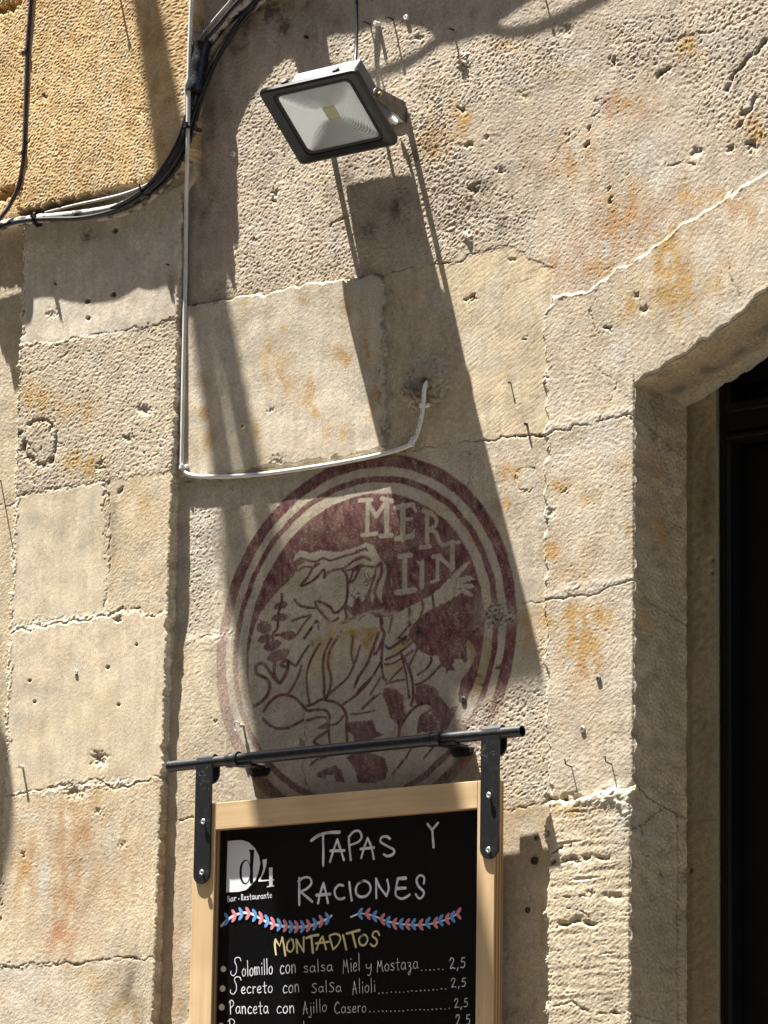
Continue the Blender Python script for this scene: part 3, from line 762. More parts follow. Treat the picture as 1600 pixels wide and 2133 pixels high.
for p, k in ((zF([(560, 960), (720, 920), (1060, 890), (1060, 1000), (1000, 1150), (900, 1240), (790, 1140), (700, 1050)]), .7), (zF([(60, 1030), (200, 980), (215, 1080), (60, 1165)]), .6), (zF([(640, 1180), (720, 1190), (720, 1270), (650, 1260)]), .6),
             (zD([(330, 400), (560, 270), (625, 290), (500, 400), (320, 495)]), .75), (zD([(320, 540), (520, 520), (560, 640), (420, 700), (330, 660)]), .4), (zD([(1240, 270), (1310, 340), (1330, 430), (1300, 530), (1240, 500), (1265, 420)]), .8),
             ([(972, 1290), (985, 1320), (1035, 1330), (1030, 1370), (1005, 1440), (985, 1445), (990, 1400)], .7), ([(640, 1330), (700, 1330), (690, 1420), (640, 1400)], .25), ([(880, 1560), (830, 1520), (780, 1530), (800, 1570)], .4), ([(950, 1090), (1030, 1080), (1050, 1130), (980, 1130)], .35)):
    S.mix(np.clip(k*fill(p)*(.8+.35*och), 0, .9), YEL)
S.col += alpha[..., None]*(pc-S.col)
S.H += alpha*.00008
spk = ss(1.9, 2.4, S.N(.003, .007, 48))*np.clip(muralm+.5*mB*(S.amp < .3), 0, 1)
S.mix(.75*spk, (.07, .055, .045))
for x, y, r in ((650, 1340, 6), (706, 1322, 5), (838, 1335, 8), (845, 1330, 6), (735, 1325, 4), (870, 1315, 12), (990, 1315, 5), (891, 1330, 4), (998, 1408, 5), (1002, 1425, 4), (1038, 1393, 7), (852, 1450, 4), (770, 1322, 3), (405, 1935, 5), (1000, 1055, 6)):
    S.H -= .002*S.blob(x, y, r*.7); S.mix(.85*S.blob(x, y, r*.8), (.035, .03, .025))

S.col = np.concatenate([S.col, np.clip(S.amp*.95-.02, 0.12, 1.3)[..., None]], -1)

# ---- build the wall meshes
arch_pts = np.array([W(*p)[[0, 2]] for p in ((1325, 800), (1345, 790), (1400, 755), (1450, 725), (1500, 690), (1545, 655), (1600, 605))])
arch_pts[0] = (XJ, .1395)
def arch_z(x):
    x = np.asarray(x, float)
    far = .2498+.46*(x-.7187)-.35*np.clip(x-.7187, 0, .66)**2
    return np.where(x < .7187, np.interp(x, arch_pts[:, 0], arch_pts[:, 1]), far)
DEPTH = .14
wall = empty('stone_wall', (0, 0, -3.15), 'pale weathered sandstone block wall with a painted purple roundel beside the doorway', 'wall')
jagJ = fnoise(2048, 4, .02, .09, .0016, 301)[:, 0]*.0015+fnoise(2048, 4, .005, .014, .0016, 302)[:, 0]*.0004
def jag(z): return np.interp(z, ZR0+.0016*np.arange(2048), jagJ)
# main field, from the pier to the jamb
i0, i1 = int((XC-.012-XR0)/DX), int(round((XJ-XR0)/DX))
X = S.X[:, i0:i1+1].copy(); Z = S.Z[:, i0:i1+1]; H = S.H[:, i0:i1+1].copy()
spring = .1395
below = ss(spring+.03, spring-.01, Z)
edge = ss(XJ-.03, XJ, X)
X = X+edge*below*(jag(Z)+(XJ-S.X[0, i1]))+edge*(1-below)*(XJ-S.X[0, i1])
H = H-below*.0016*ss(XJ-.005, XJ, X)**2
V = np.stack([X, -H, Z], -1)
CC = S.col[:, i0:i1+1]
sub = lambda A: .25*(A[:-1, :-1]+A[1:, :-1]+A[:-1, 1:]+A[1:, 1:])
rsub, lsub, ssub = sub(rr[:, i0:i1+1]), sub(let[:, i0:i1+1]), sub(mS[:, i0:i1+1])
em = rsub < 1.0
lm = em & (lsub > .5)
sm = (ssub > .5) & ~em
# coarse continuation of the wall beyond the finely modelled part
xa, xb, za, zb = float(X[0, 0]), XJ, ZR0, float(S.Z[-1, 0])
XL, XRR, ZG, ZT = -13., 13., -3.15, 6.5
DW = 1.32
ev, ef = [], []
def quad(x0, x1, z0, z1, y=0.0):
    n = len(ev)
    ev.extend([(x0, y, z0), (x1, y, z0), (x1, y, z1), (x0, y, z1)]); ef.append((n, n+1, n+2, n+3))
quad(xa, xb, ZG, -2.3); quad(xa, XJ+DW, 2.4, ZT); quad(XJ+DW, XRR, ZG, ZT)
def around(x0, x1, z0, z1, y, seed, parent, base, bw=.46, bh=.33):
    """block masonry, modelled a little coarser, outside what the photograph shows"""
    r_ = .006
    nx_, nz_ = max(2, int((x1-x0)/r_)+1), max(2, int((z1-z0)/r_)+1)
    xs, zs = np.linspace(x0, x1, nx_)[None, :], np.linspace(z0, z1, nz_)[:, None]
    a_, c_ = fnoise(nz_+64, nx_+64, .02, .06, r_, seed)[:nz_, :nx_], fnoise(nz_+64, nx_+64, .1, .4, r_, seed+1)[:nz_, :nx_]
    zz_ = zs+.004*c_+.002*a_; xx_ = xs+.004*c_-.002*a_
    row = np.floor(zz_/bh); fr_z = abs(zz_/bh-np.round(zz_/bh))*bh; fr_x = abs(xx_/bw+.37*row-np.round(xx_/bw+.37*row))*bw
    colm = np.round(xx_/bw+.37*row-.5)
    jt = np.exp(-(np.minimum(fr_z, fr_x)/.005)**2)
    tone = np.sin(row*12.9+colm*78.2)*43758.5; tone = tone-np.floor(tone)
    h_ = .00025*a_+.0005*c_-.0022*jt+.002*(tone-.5)
    col_ = np.array(base)*(1+.05*c_+.04*a_+.14*(tone-.5))[..., None]
    col_ += (.4*jt)[..., None]*(np.array((.2, .17, .13))-col_)
    col_ += np.clip(.18*c_*tone, 0, .5)[..., None]*(np.array((.47, .33, .17))-col_)
    grid_mesh('masonry', np.stack([xs+0*zs, y-h_, zs+0*xs], -1), np.concatenate([col_, np.full(col_.shape[:2]+(1,), .75)], -1), M['stone'], None, parent)
BASE = (.49, .435, .345)
around(xa, xb, -2.3, za, 0., 900, wall, BASE); around(xa, XJ+DW, zb, 2.4, 0., 910, wall, BASE)
quad(XL, XRR, ZG, ZT, .9)
for a_ in ([(XL, 0, ZT), (XRR, 0, ZT), (XRR, .9, ZT), (XL, .9, ZT)], [(XL, 0, ZG), (XL, .9, ZG), (XL, .9, ZT), (XL, 0, ZT)], [(XRR, 0, ZG), (XRR, 0, ZT), (XRR, .9, ZT), (XRR, .9, ZG)]):
    n = len(ev); ev.extend(a_); ef.append((n, n+1, n+2, n+3))
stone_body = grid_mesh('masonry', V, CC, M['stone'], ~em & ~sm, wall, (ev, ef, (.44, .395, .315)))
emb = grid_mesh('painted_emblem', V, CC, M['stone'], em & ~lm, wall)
tag(emb, 'faded purple painted roundel of a stooping robed figure reaching out one arm')
lett = grid_mesh('lettering', V, CC, M['stone'], lm, emb)
# door surround: part of the main field, the field above the arch, soffit and jamb reveal
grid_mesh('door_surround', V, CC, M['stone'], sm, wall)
XS = np.concatenate([np.arange(XJ, .925, DX), np.linspace(.93, XJ+DW, 40)])
nv = 590
T = np.linspace(0, 1, nv)[:, None]
az = arch_z(XS)+np.interp(XS, XJ+.0016*np.arange(2048), jagJ[::-1])*1.3
Zg = az[None, :]+(zb-az)[None, :]*T
Xg = XS[None, :].repeat(nv, 0)
Hg = S.sample(S.H, Xg, Zg); Hg[:, XS > .92] = 0
Cg = S.sample(S.col, Xg, Zg)
Hg = Hg-.0016*ss(.005, 0, Zg-az[None, :])**2
Vg = np.stack([Xg, -Hg, Zg], -1)
msk = sub(S.sample(mS, Xg, Zg)) > .5
grid_mesh('masonry', Vg, Cg, M['stone'], ~msk, wall)
grid_mesh('door_surround', Vg, Cg, M['stone'], msk, wall)
nd = 80
D = np.linspace(0, DEPTH, nd)[:, None]
dn1 = fnoise(nd, len(XS), .006, .02, .0018, 311); dn2 = fnoise(nd, len(XS), .03, .1, .0018, 312)
front = np.exp(-D/.02)
zz = arch_z(XS)[None, :]+(az-arch_z(XS))[None, :]*front-.001+(.0004*dn1+.0009*dn2)*(1-front)-.006*ss(.6*DEPTH, DEPTH, D)**2
Vs = np.stack([XS[None, :].repeat(nd, 0), (D-.0012-Hg[:1])*np.ones_like(zz)+0*zz, zz], -1)
Vs[..., 1] = -Hg[:1]+(D)*(DEPTH+Hg[:1])/DEPTH
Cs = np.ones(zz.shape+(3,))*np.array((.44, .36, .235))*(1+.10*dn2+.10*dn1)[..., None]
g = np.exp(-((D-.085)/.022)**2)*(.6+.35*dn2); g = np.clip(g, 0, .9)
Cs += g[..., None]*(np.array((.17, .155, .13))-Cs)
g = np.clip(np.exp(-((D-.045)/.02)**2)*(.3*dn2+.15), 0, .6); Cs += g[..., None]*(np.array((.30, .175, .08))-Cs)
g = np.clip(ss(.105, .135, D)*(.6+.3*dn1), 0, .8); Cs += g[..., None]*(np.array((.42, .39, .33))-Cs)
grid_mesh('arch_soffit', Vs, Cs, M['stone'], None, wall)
ZJ = np.arange(ZR0, spring+.004, DX)
jn1 = fnoise(len(ZJ), nd, .006, .02, .0018, 321); jn2 = fnoise(len(ZJ), nd, .03, .12, .0018, 322)
Dj = np.linspace(0, DEPTH, nd)[None, :]
fr = np.exp(-Dj/.018)
hj = S.sample(S.H, np.full(len(ZJ), XJ-.001), ZJ)-.0016
xx = XJ+jag(ZJ)[:, None]*fr-.0006+(.0003*jn1+.0006*jn2)*(1-fr)
Vj = np.stack([xx, -hj[:, None]+Dj*(DEPTH+hj[:, None])/DEPTH, ZJ[:, None].repeat(nd, 1)], -1)
Cj = np.ones(xx.shape+(3,))*np.array((.51, .415, .285))*(1+.10*jn2+.08*jn1)[..., None]
pyj = np.interp(ZJ, [W(1325, y)[2] for y in (2133, 1600, 1200, 800)], [2133, 1600, 1200, 800])[:, None]
def jst(y, d, ry, rd, c, k):
    m = np.clip(k*np.exp(-((pyj-y)/ry)**2-((Dj-d)/rd)**2)*(1+.5*jn2), 0, .9)
    return m[..., None]*(np.array(c)-Cj)
for a in ((960, .05, 26, .03, OCHRE, .7), (1090, .07, 40, .03, OCHRE, .6), (1060, .04, 60, .03, OCHRE, .35), (1290, .03, 40, .03, OCHRE, .4), (830, .07, 40, .08, (.3, .245, .17), .6), (1950, .07, 120, .08, (.34, .29, .2), .5), (1720, .04, 40, .04, (.45, .41, .33), .6), (1350, .1, 200, .03, (.34, .29, .2), .4)):
    Cj += jst(*a)
def jcrack(pts, w=.0016, k=.75, dep=.002):
    d = seg_dist(np.broadcast_to(Dj*1290, pyj.shape[:1]+Dj.shape[1:]).astype(np.float32)+2*jn1, (pyj+np.zeros_like(Dj)+2*jn1).astype(np.float32), pts)
    m = np.exp(-(d/2.2)**2)
    Vj[..., 0] -= dep*m
    Cj[:] += (k*m)[..., None]*(np.array((.12, .1, .08))-Cj)
jcrack([(0, 1632), (45, 1650), (80, 1662), (130, 1670), (180, 1680)]); jcrack([(0, 1730), (40, 1715), (75, 1690), (100, 1672)]); jcrack([(0, 1212), (60, 1245), (180, 1270)], k=.4); jcrack([(0, 868), (60, 880), (110, 900), (180, 920)], k=.5)
jcrack([(150, 1672), (155, 1800), (150, 2000), (155, 2133)], k=.5); jcrack([(0, 2110), (90, 2118), (180, 2125)], k=.4); jcrack([(60, 830), (80, 870), (70, 900)], k=.6)
for y, d in ((1808, .078), (1700, .12), (1730, .03)):
    m = np.exp(-((pyj-y)/6)**2-((Dj-d)/.003)**2); Vj[..., 0] -= .004*m; Cj += (.8*m)[..., None]*(np.array((.05, .04, .03))-Cj)
jex = ([(XJ, 0, ZG), (XJ, DEPTH, ZG), (XJ, DEPTH, ZR0), (XJ, 0, ZR0), (XJ+DW, 0, ZG), (XJ+DW, DEPTH, ZG), (XJ+DW, DEPTH, .26), (XJ+DW, 0, .26)], [(0, 1, 2, 3), (4, 7, 6, 5)], (.40, .36, .285))
grid_mesh('jamb_reveal', Vj, Cj, M['stone'], None, wall, jex)
# inner, set-back jamb beside the door
xi = np.arange(XJ-.05, XJ+.0525, .0025); XD_ = float(xi[-1]); zi = np.arange(ZR0, .36, .0025)
inn = fnoise(len(zi), len(xi)+60, .01, .04, .0025, 331)[:, :len(xi)]; inb = fnoise(len(zi), len(xi)+60, .05, .2, .0025, 332, az=.4)[:, :len(xi)]
Vi = np.stack([xi[None, :]+np.zeros((len(zi), 1)), DEPTH+.0015+(.0003*inn+.0004*inb)*ss(XD_-.0, XD_-.012, xi)[None, :], zi[:, None]+np.zeros((1, len(xi)))], -1)
Ci = np.ones(inn.shape+(3,))*np.array((.37, .315, .21))*(1+.07*inn+.10*inb)[..., None]
zc = W(1460, 1710, -.14)[2]
lowm = ss(zc+.01, zc-.01, zi)[:, None]+np.zeros_like(inn); Ci += (.45*lowm)[..., None]*(np.array((.36, .27, .15))-Ci)
m = np.exp(-((zi-zc)/.002)**2)[:, None]+np.zeros_like(inn); Ci += (.5*m)[..., None]*(np.array((.12, .1, .08))-Ci)
m = np.exp(-((xi-(XJ+.004))/.006)**2)[None, :]+np.zeros_like(inn); Ci += (.5*np.clip(m, 0, 1))[..., None]*(np.array((.20, .13, .07))-Ci)
for px_, py_ in ((1482, 1193), (1482, 1167), (1438, 1812)):
    p = W(px_, py_, -.14); m = np.exp(-((xi[None, :]-p[0])**2+(zi[:, None]-p[2])**2)/.003**2); Vi[..., 1] += .004*m; Ci += (.8*m)[..., None]*(np.array((.05, .04, .03))-Ci)
XD = float(xi[-1])
iex = ([(XJ-.05, DEPTH+.0015, ZG), (XD, DEPTH+.0015, ZG), (XD, DEPTH+.0015, ZR0), (XJ-.05, DEPTH+.0015, ZR0), (XD, DEPTH+.0015, ZG), (XD, .30, ZG), (XD, .30, .5), (XD, DEPTH+.0015, .36)], [(0, 1, 2, 3), (4, 5, 6, 7)], (.33, .29, .2))
grid_mesh('inner_jamb', Vi, Ci, M['stone'], None, wall, iex)

# ------------------------------------------------------------------ the projecting pier at the left
PH = .0147
Q = Raster(-.93, -.40, ZR0, ZR1, DX, PH, 500)
Q.col[:] = (.48, .43, .325)
R = Q.region
yellow = [(-200, -300), (389, -300), (386, 120), (384, 330), (350, 368), (300, 386), (160, 420), (50, 446), (-200, 500)]
b1 = [(40, 470), (400, 380), (400, 655), (250, 690), (40, 722)]
b2 = [(36, 724), (250, 690), (400, 655), (400, 975), (215, 1002), (25, 1031)]
b3 = [(25, 1034), (217, 1003), (218, 1275), (20, 1316)]
b4 = [(222, 1003), (400, 975), (400, 1250), (290, 1266), (222, 1275)]
b5 = [(20, 1318), (290, 1268), (295, 1282), (400, 1270), (400, 1610), (320, 1622), (36, 1655), (10, 1655)]
b6 = [(10, 1660), (320, 1625), (400, 1615), (400, 1990), (0, 2014), (-20, 2000)]
b7 = [(-20, 2018), (0, 2016), (400, 1992), (400, 2300), (-20, 2300)]
leftw = [(-400, -400), (54, -400), (54, 450), (50, 480), (42, 720), (33, 980), (22, 1240), (16, 1400), (8, 1660), (-6, 2000), (-20, 2300), (-400, 2300)]
mY = R(yellow, 5)
mL = R(leftw, 3)
for p, a, c in ((b1, .26, (.56, .525, .45)), (b2, .92, (.46, .415, .33)), (b3, .18, (.56, .505, .39)), (b4, .50, (.50, .44, .33)), (b5, .22, (.57, .51, .395)), (b6, .5, (.52, .455, .34)), (b7, .5, (.50, .455, .36))):
    m = R(p, 5); Q.amp += m*(a-Q.amp); Q.mix(m, c)
Q.amp += mY*(.80-Q.amp); Q.mix(mY, (.545, .405, .225))
nb, nm, nf = Q.N(.12, .5, 11), Q.N(.03, .12, 12), Q.N(.008, .03, 13)
Q.col *= np.array((1.12, 1.08, 1.045), np.float32)*(1+.045*nb+.045*nm+.045*nf+.035*Q.N(.012, .05, 16, ax=1.0, az=.14))[..., None]
Q.mix(np.clip(.10*Q.N(.05, .2, 17), 0, .3)*(1-mY), (.56, .42, .26)); Q.mix(np.clip(.10*Q.N(.05, .2, 18), 0, .3)*(1-mY), (.54, .52, .47))
oq = Q.N(.02, .07, 14, ax=1., az=.5)
def qst(x, y, rx, ry, c, k):
    Q.mix(np.clip(Q.blob(x, y, rx, ry)*k*1.3*(1+.5*oq+.2*nf), 0, .95), c)
for a in ((85, 840, 40, 30, OCHRE, .5), (170, 860, 40, 30, OCHRE, .45), (60, 800, 20, 40, OCHRE, .35), (185, 970, 30, 24, OCHRE, .8), (150, 960, 20, 20, OCHRE, .5), (300, 1040, 40, 40, OCHRE, .25), (250, 1150, 40, 50, OCHRE, .2),
          (60, 1800, 40, 80, (.48, .30, .13), .45), (150, 1720, 50, 60, (.45, .28, .15), .45), (130, 1860, 50, 120, (.46, .29, .17), .5), (125, 1960, 22, 40, (.46, .24, .14), .5), (210, 1680, 24, 36, OCHRE, .5), (250, 1800, 70, 90, (.49, .35, .2), .3), (215, 1500, 120, 110, (.53, .45, .31), .3),
          (210, 2040, 40, 26, OCHRE, .3), (270, 2060, 22, 50, (.2, .16, .12), .6), (260, 2110, 40, 30, (.36, .26, .13), .5), (90, 1830, 14, 90, PALE, .5), (230, 1750, 14, 60, PALE, .3), (60, 1700, 40, 12, PALE, .3), (55, 2050, 60, 60, PALE, .3),
          (360, 620, 12, 60, (.3, .24, .17), .5), (300, 680, 60, 14, (.33, .28, .22), .5), (150, 720, 90, 16, (.36, .31, .22), .4), (232, 1080, 12, 90, (.33, .27, .2), .5), (215, 500, 40, 50, (.42, .39, .33), .3), (185, 490, 14, 14, (.2, .17, .14), .6),
          (80, 930, 30, 34, (.36, .32, .26), .5), (205, 975, 12, 10, (.3, .3, .28), .5)):
    qst(*a)
# yellow render: streaks and a pale worn band
Q.mix(mY*np.clip(.35*Q.N(.03, .10, 15, ax=1., az=.35), 0, .5), (.58, .47, .30))
Q.mix(mY*.45*np.exp(-((Q.wx-(235-.02*Q.wy))/22)**2)*(Q.py > 90), (.60, .50, .33))
Q.mix(mY*np.clip(.3*oq, 0, .4), (.40, .25, .09))
# left: set-back plane with horizontal channels in its ochre part
Q.H += mY*.0180
Q.H -= mL*np.where(mY > .5, .0135, .0155)
YL = mL*mY
for y0, w in ((6, 12), (392, 14)):
    pl = [(-300, y0+95), (0, y0+22 if y0 < 100 else y0+8), (60, y0+2 if y0 < 100 else y0-8)]
    gq = R([(-300, y0+60), (-10, y0+w), (58, y0-w*.9), (58, y0+w*.8), (-10, y0+w*2.2), (-300, y0+100)], 4)
    Q.H -= .012*gq*mY; Q.mix(.4*gq*mY, (.42, .27, .11))
Q.H += .0008*Q.N(.3, .8, 21)+.00010*Q.N(.04, .12, 22)
tilt(Q, [(R(p, 5), a, b) for p, a, b in ((b1, .003, .006), (b2, -.002, -.005), (b3, .004, .008), (b4, -.006, .0), (b5, .002, .007), (b6, .0, -.004), (b7, .004, .003))])
q1, q2 = Q.N(.0036, .0070, 23, ax=.62, rot=.38), Q.N(.006, .013, 24, ax=.6, rot=.38)
qr = q1*.000085+q2*.00009+.00005*Q.N(.010, .022, 25)
qp, qpb = np.clip(Q.N(.0045, .009, 26, ax=.65, rot=.3)-1.0, 0, None), np.clip(Q.N(.008, .018, 27)-1.9, 0, None)
Q.amp = Q.amp**1.25
Q.H += Q.amp*qr*1.2-np.clip(Q.amp-.3, 0, 2)*.0006*qp-.0014*qpb*np.clip(Q.amp-.45, 0, 1.5)
Q.H += mY*.00010*q1
Q.mix(np.clip(np.clip(Q.amp-.5, 0, 1)*.3*qp, 0, .6)*(1-.6*mY), (.18, .15, .12))
C = Q.crack
C([(36, 724), (120, 712), (250, 690), (320, 676), (400, 655)], .0014, 2.6, .3)
C([(20, 1033), (80, 1026), (160, 1014), (215, 1003)], .0022, 2.0, .5)
C([(40, 790), (100, 760), (150, 735)], .0014, 3, .3)
C([(224, 1003), (228, 1040), (236, 1090), (226, 1150), (222, 1275)], .0020, 3.2, .45)
C([(240, 1030), (255, 1015)], .003, 4, .5)
C([(15, 1318), (80, 1306), (160, 1290), (220, 1281), (285, 1267)], .0030, 3.2, .55)
C([(285, 1267), (292, 1283), (400, 1268)], .0016, 2, .35)
C([(0, 1658), (40, 1652), (100, 1640), (150, 1635), (200, 1625), (240, 1643), (280, 1628), (400, 1612)], .0026, 3, .45)
C([(-20, 2016), (80, 2008), (200, 2004), (230, 1998), (400, 1992)], .0026, 2.4, .6)
C([(-20, 1052), (10, 1048), (34, 1041)], .0016, 2, .5)
C([(85+33*math.cos(t), 922+46*math.sin(t)) for t in np.linspace(-2.2, 3.6, 26)], .0030, 4.4, .5)
C([(60, 925), (75, 945), (80, 930)], .0026, 3, .5)
g = Q.blob(88, 920, 26, 36); Q.amp -= .4*g
for p, w in (([(120, 1640), (270, 1628)], 12), ([(40, 1306), (200, 1280)], 10)):
    g = Q.gauss(p, w); Q.H += .00012*g*(q2+q1); Q.mix(.35*g, PALE)
# left edge bead, pale
g = Q.gauss([(50, 480), (44, 720), (36, 980), (25, 1240), (19, 1400), (10, 1660)], 3); Q.H += .0008*g; Q.mix(.5*g, (.58, .53, .42))
for x, y, r in ((181, 627, 5.5), (235, 613, 5.5), (183, 663, 4), (240, 480, 5.5), (158, 1402, 3), (224, 1390, 3.5), (247, 1468, 3), (285, 1343, 2.5), (62, 1418, 3), (72, 1462, 3)):
    Q.hole(x, y, r)
for x, y, r, k in ((101, 655, 7, .0015), (117, 650, 8, .0012), (185, 490, 12, .0025), (205, 1580, 15, .004), (300, 855, 14, .003), (270, 912, 9, .003), (212, 968, 8, .003), (50, 1780, 5, .003), (256, 1760, 8, .002), (75, 305, 5, .004), (110, 208, 5, .004), (310, 240, 10, .0015), (205, 1690, 8, .002), (155, 1650, 16, .003), (245, 1292, 6, .003), (300, 1575, 4, .0)):
    if k: Q.H -= k*Q.blob(x, y, r*.8, r*.7); Q.mix(np.clip(80*k, 0, .5)*Q.blob(x, y, r*.7), (.16, .13, .1))
Q.col = np.concatenate([Q.col, np.clip(Q.amp*.95-.02, 0.12, 1.3)[..., None]], -1)
pier = empty('stone_pier', (-.6, 0, -3.15), 'pale stone pier left of the roundel with an ochre rendered block on top', 'pier')
j1 = int((XC-Q.x0)/DX)
jagP = fnoise(2048, 4, .02, .10, .0016, 601)[:, 0]*.0011+fnoise(2048, 4, .005, .015, .0016, 602)[:, 0]*.0004
ycol = ss(.60, .63, Q.Z[:, :1])                       # ochre block reaches further right
lean = np.interp(Q.Z[:, 0], [-.77, .2, 1.1], [-.0125, 0, .002])[:, None]
Xq = Q.X[:, :j1+1].copy(); Hq = Q.H[:, :j1+1].copy()
eq = ss(XC-.05, XC, Xq)
Xq = Xq+eq*(np.interp(Q.Z[:, :1], Q.Z[0, 0]+.0016*np.arange(2048), jagP)+lean+ycol*.026)
Hq = Hq-.0010*ss(XC-.004, XC, Q.X[:, :j1+1])**2
Vq = np.stack([Xq, -Hq, Q.Z[:, :j1+1]], -1)
# return face of the pier: from the front corner back to the wall
nr = 26
t = np.linspace(0, 1, nr)[None, :]
rn = fnoise(len(Vq), nr, .006, .02, .0016, 611); rb = fnoise(len(Vq), nr, .03, .1, .0016, 612)
xe, he = Xq[:, -1:], Hq[:, -1:]
Vr = np.stack([xe+.0015*np.sin(t*np.pi)+.0030*t+(.0003*rn+.0006*rb)*np.sin(t*np.pi), -he+(he+.003)*t, Q.Z[:, :1]+0*t], -1)
Cr = Q.col[:, j1:j1+1, :3]*(1+.08*rb+.06*rn)[..., None]*.94
mYs = sub(mY[:, :j1+1]) > .5
pe, pf = [], []
def pquad(x0, x1, z0, z1, y):
    n = len(pe); pe.extend([(x0, y, z0), (x1, y, z0), (x1, y, z1), (x0, y, z1)]); pf.append((n, n+1, n+2, n+3))
qt = float(Q.Z[-1, 0])
pquad(XL, -.79, ZG, -2.3, .001); pquad(-.79, XC-.012, ZG, -2.3, -PH); pquad(XL, -2.3, -2.3, qt, .001); pquad(XL, xa, 2.4, ZT, -.02); pquad(XL, -2.3, qt, 2.4, -.02)
n = len(pe); pe.extend([(-.79, .03, -2.3), (-.79, -PH-.001, -2.3), (-.79, -PH-.001, ZR0), (-.79, .03, ZR0)]); pf.append((n, n+1, n+2, n+3))
around(-.79, XC-.012, -2.3, ZR0, -PH, 920, pier, BASE); around(-2.3, Q.x0, -2.3, qt, .001, 930, pier, BASE); around(Q.x0, -.79, -2.3, ZR0, .001, 940, pier, BASE)
around(-2.3, xa, qt, 2.4, -.0327, 950, pier, (.545, .405, .225), .9, .42)
grid_mesh('masonry', Vq, Q.col[:, :j1+1], M['stone'], ~mYs, pier, (pe, pf, (.48, .43, .325)))
yb = grid_mesh('ochre_block', Vq, Q.col[:, :j1+1], M['stone'], mYs, pier)
tag(yb, 'rough ochre yellow rendered block at the top of the pier')
grid_mesh('side_face', Vr, Cr, M['stone'], None, pier)

# ------------------------------------------------------------------ the black door
def plane_pts(pts, h):
    return [W(x, y, h) for x, y in pts]
EX, EY, EZ = np.array([1., 0, 0]), np.array([0, 1., 0]), np.array([0, 0, 1.])
DY = .160
door = empty('door', (XD+.6, DY, -3.15), 'black double door with a moulded transom set back in the stone doorway', 'door')
def dbox(x0, x1, z0, z1, y0, y1, name, bev=.004):
    b = MB(); b.box(((x0+x1)/2, (y0+y1)/2, (z0+z1)/2), (EX, EZ, EY), ((x1-x0)/2, (z1-z0)/2, (y1-y0)/2), bev)
    return b.build(name, M['door'], door)
zt0, zt1 = W(1500, 926, -DY)[2], W(1500, 852, -DY)[2]
dx1 = XJ+DW-.07
dbox(XD+.0005, XD+.020, -3.1, .95, DY-.012, DY+.06, 'frame')
dbox(dx1-.02, dx1, -3.1, .95, DY-.012, DY+.06, 'frame')
b = MB()
b.box(((XD+dx1)/2, DY+.02, (zt0+zt1)/2), (EX, EZ, EY), ((dx1-XD)/2-.021, (zt1-zt0)/2, .03), .006)
b.box(((XD+dx1)/2, DY-.016, zt0+.026), (EX, EZ, EY), ((dx1-XD)/2-.021, .016, .006), .003)
b.box(((XD+dx1)/2, DY-.018, zt1-.008), (EX, EZ, EY), ((dx1-XD)/2-.021, .008, .008), .003)
b.box(((XD+dx1)/2, DY-.016, zt0+.003), (EX, EZ, EY), ((dx1-XD)/2-.021, .004, .010), .002)
b.build('transom', M['door'], door)
dbox(XD+.021, dx1-.021, zt1+.001, .95, DY+.03, DY+.05, 'fanlight_panel')
zf = W(1500, 802, -DY)[2]
dbox(XD+.021, dx1-.021, zf, zf+.045, DY+.005, DY+.0295, 'fanlight_rail')
mid = (XD+dx1)/2
for x0, x1 in ((XD+.0215, mid-.002), (mid+.002, dx1-.0215)):
    b = MB()
    b.box(((x0+x1)/2, DY+.035, (zt0-3.1)/2-.002), (EX, EZ, EY), ((x1-x0)/2, (zt0+3.1)/2-.003, .015))
    lf = b.build('leaf', M['door'], door)
    for k in range(4):
        b = MB(); zc_ = zt0-.35-.68*k
        b.box(((x0+x1)/2, DY+.018, zc_), (EX, EZ, EY), ((x1-x0)/2-.06, .27, .0028), .002)
        b.build('panel', M['door'], lf)

# ------------------------------------------------------------------ street and the houses behind the camera
b = MB(); b.add([(-14, -30, ZG), (14, -30, ZG), (14, -1.5, ZG), (-14, -1.5, ZG)], [(0, 1, 2, 3)])
tag(b.build('street', M['street']), kind='structure')
b = MB(); b.box((0, -.30, ZG-.04), (EX, EY, EZ), (14, 1.2, .06)); tag(b.build('bounce_pavement', M['bounce_pavement']), kind='structure')  # unseen pale strip, added to brighten the lamp's reflector from below
ob = empty('opposite_house', (0, -6.6, -3.15), 'plain stone house across the narrow street, behind the viewer', 'house')
b = MB(); b.box((0, -7.1, 3.35), (EX, EZ, EY), (13, 6.5, .5)); b.build('wall', M['facade'], ob)
for k in range(5):
    for zz_ in (.8, 4.4, 7.6):
        b = MB(); b.box((-6.4+3.2*k, -6.585, zz_), (EX, EZ, EY), (.5, .85, .012)); b.build('window', M['door'], ob)

# ------------------------------------------------------------------ floodlight
XLp = (-.147, .0513)
PT, PB = np.array([0, -.16, .68]), np.array([0, -.045, .586])
e1 = EX; e2 = (PB-PT)/np.linalg.norm(PB-PT); n3 = np.cross(e2, e1)       # out of the glass, downwards
if n3[2] > 0: n3 = -n3
LW, LH = (XLp[1]-XLp[0])/2, np.linalg.norm(PB-PT)/2
LC = (PT+PB)/2+np.array([(XLp[0]+XLp[1])/2, 0, 0])
lamp = empty('floodlight', (LC[0], 0, .65), 'grey square outdoor floodlight tilted down on a wall bracket', 'floodlight')
def lp(a, bb, c): return LC+a*e1+bb*e2+c*n3
def rrect(w, h, r, n=5):
    o = []
    for cx_, cy_, a0 in ((w-r, h-r, 0), (-w+r, h-r, 90), (-w+r, -h+r, 180), (w-r, -h+r, 270)):
        for k in range(n+1):
            a = math.radians(a0+90*k/n); o.append((cx_+r*math.cos(a), cy_+r*math.sin(a)))
    return o
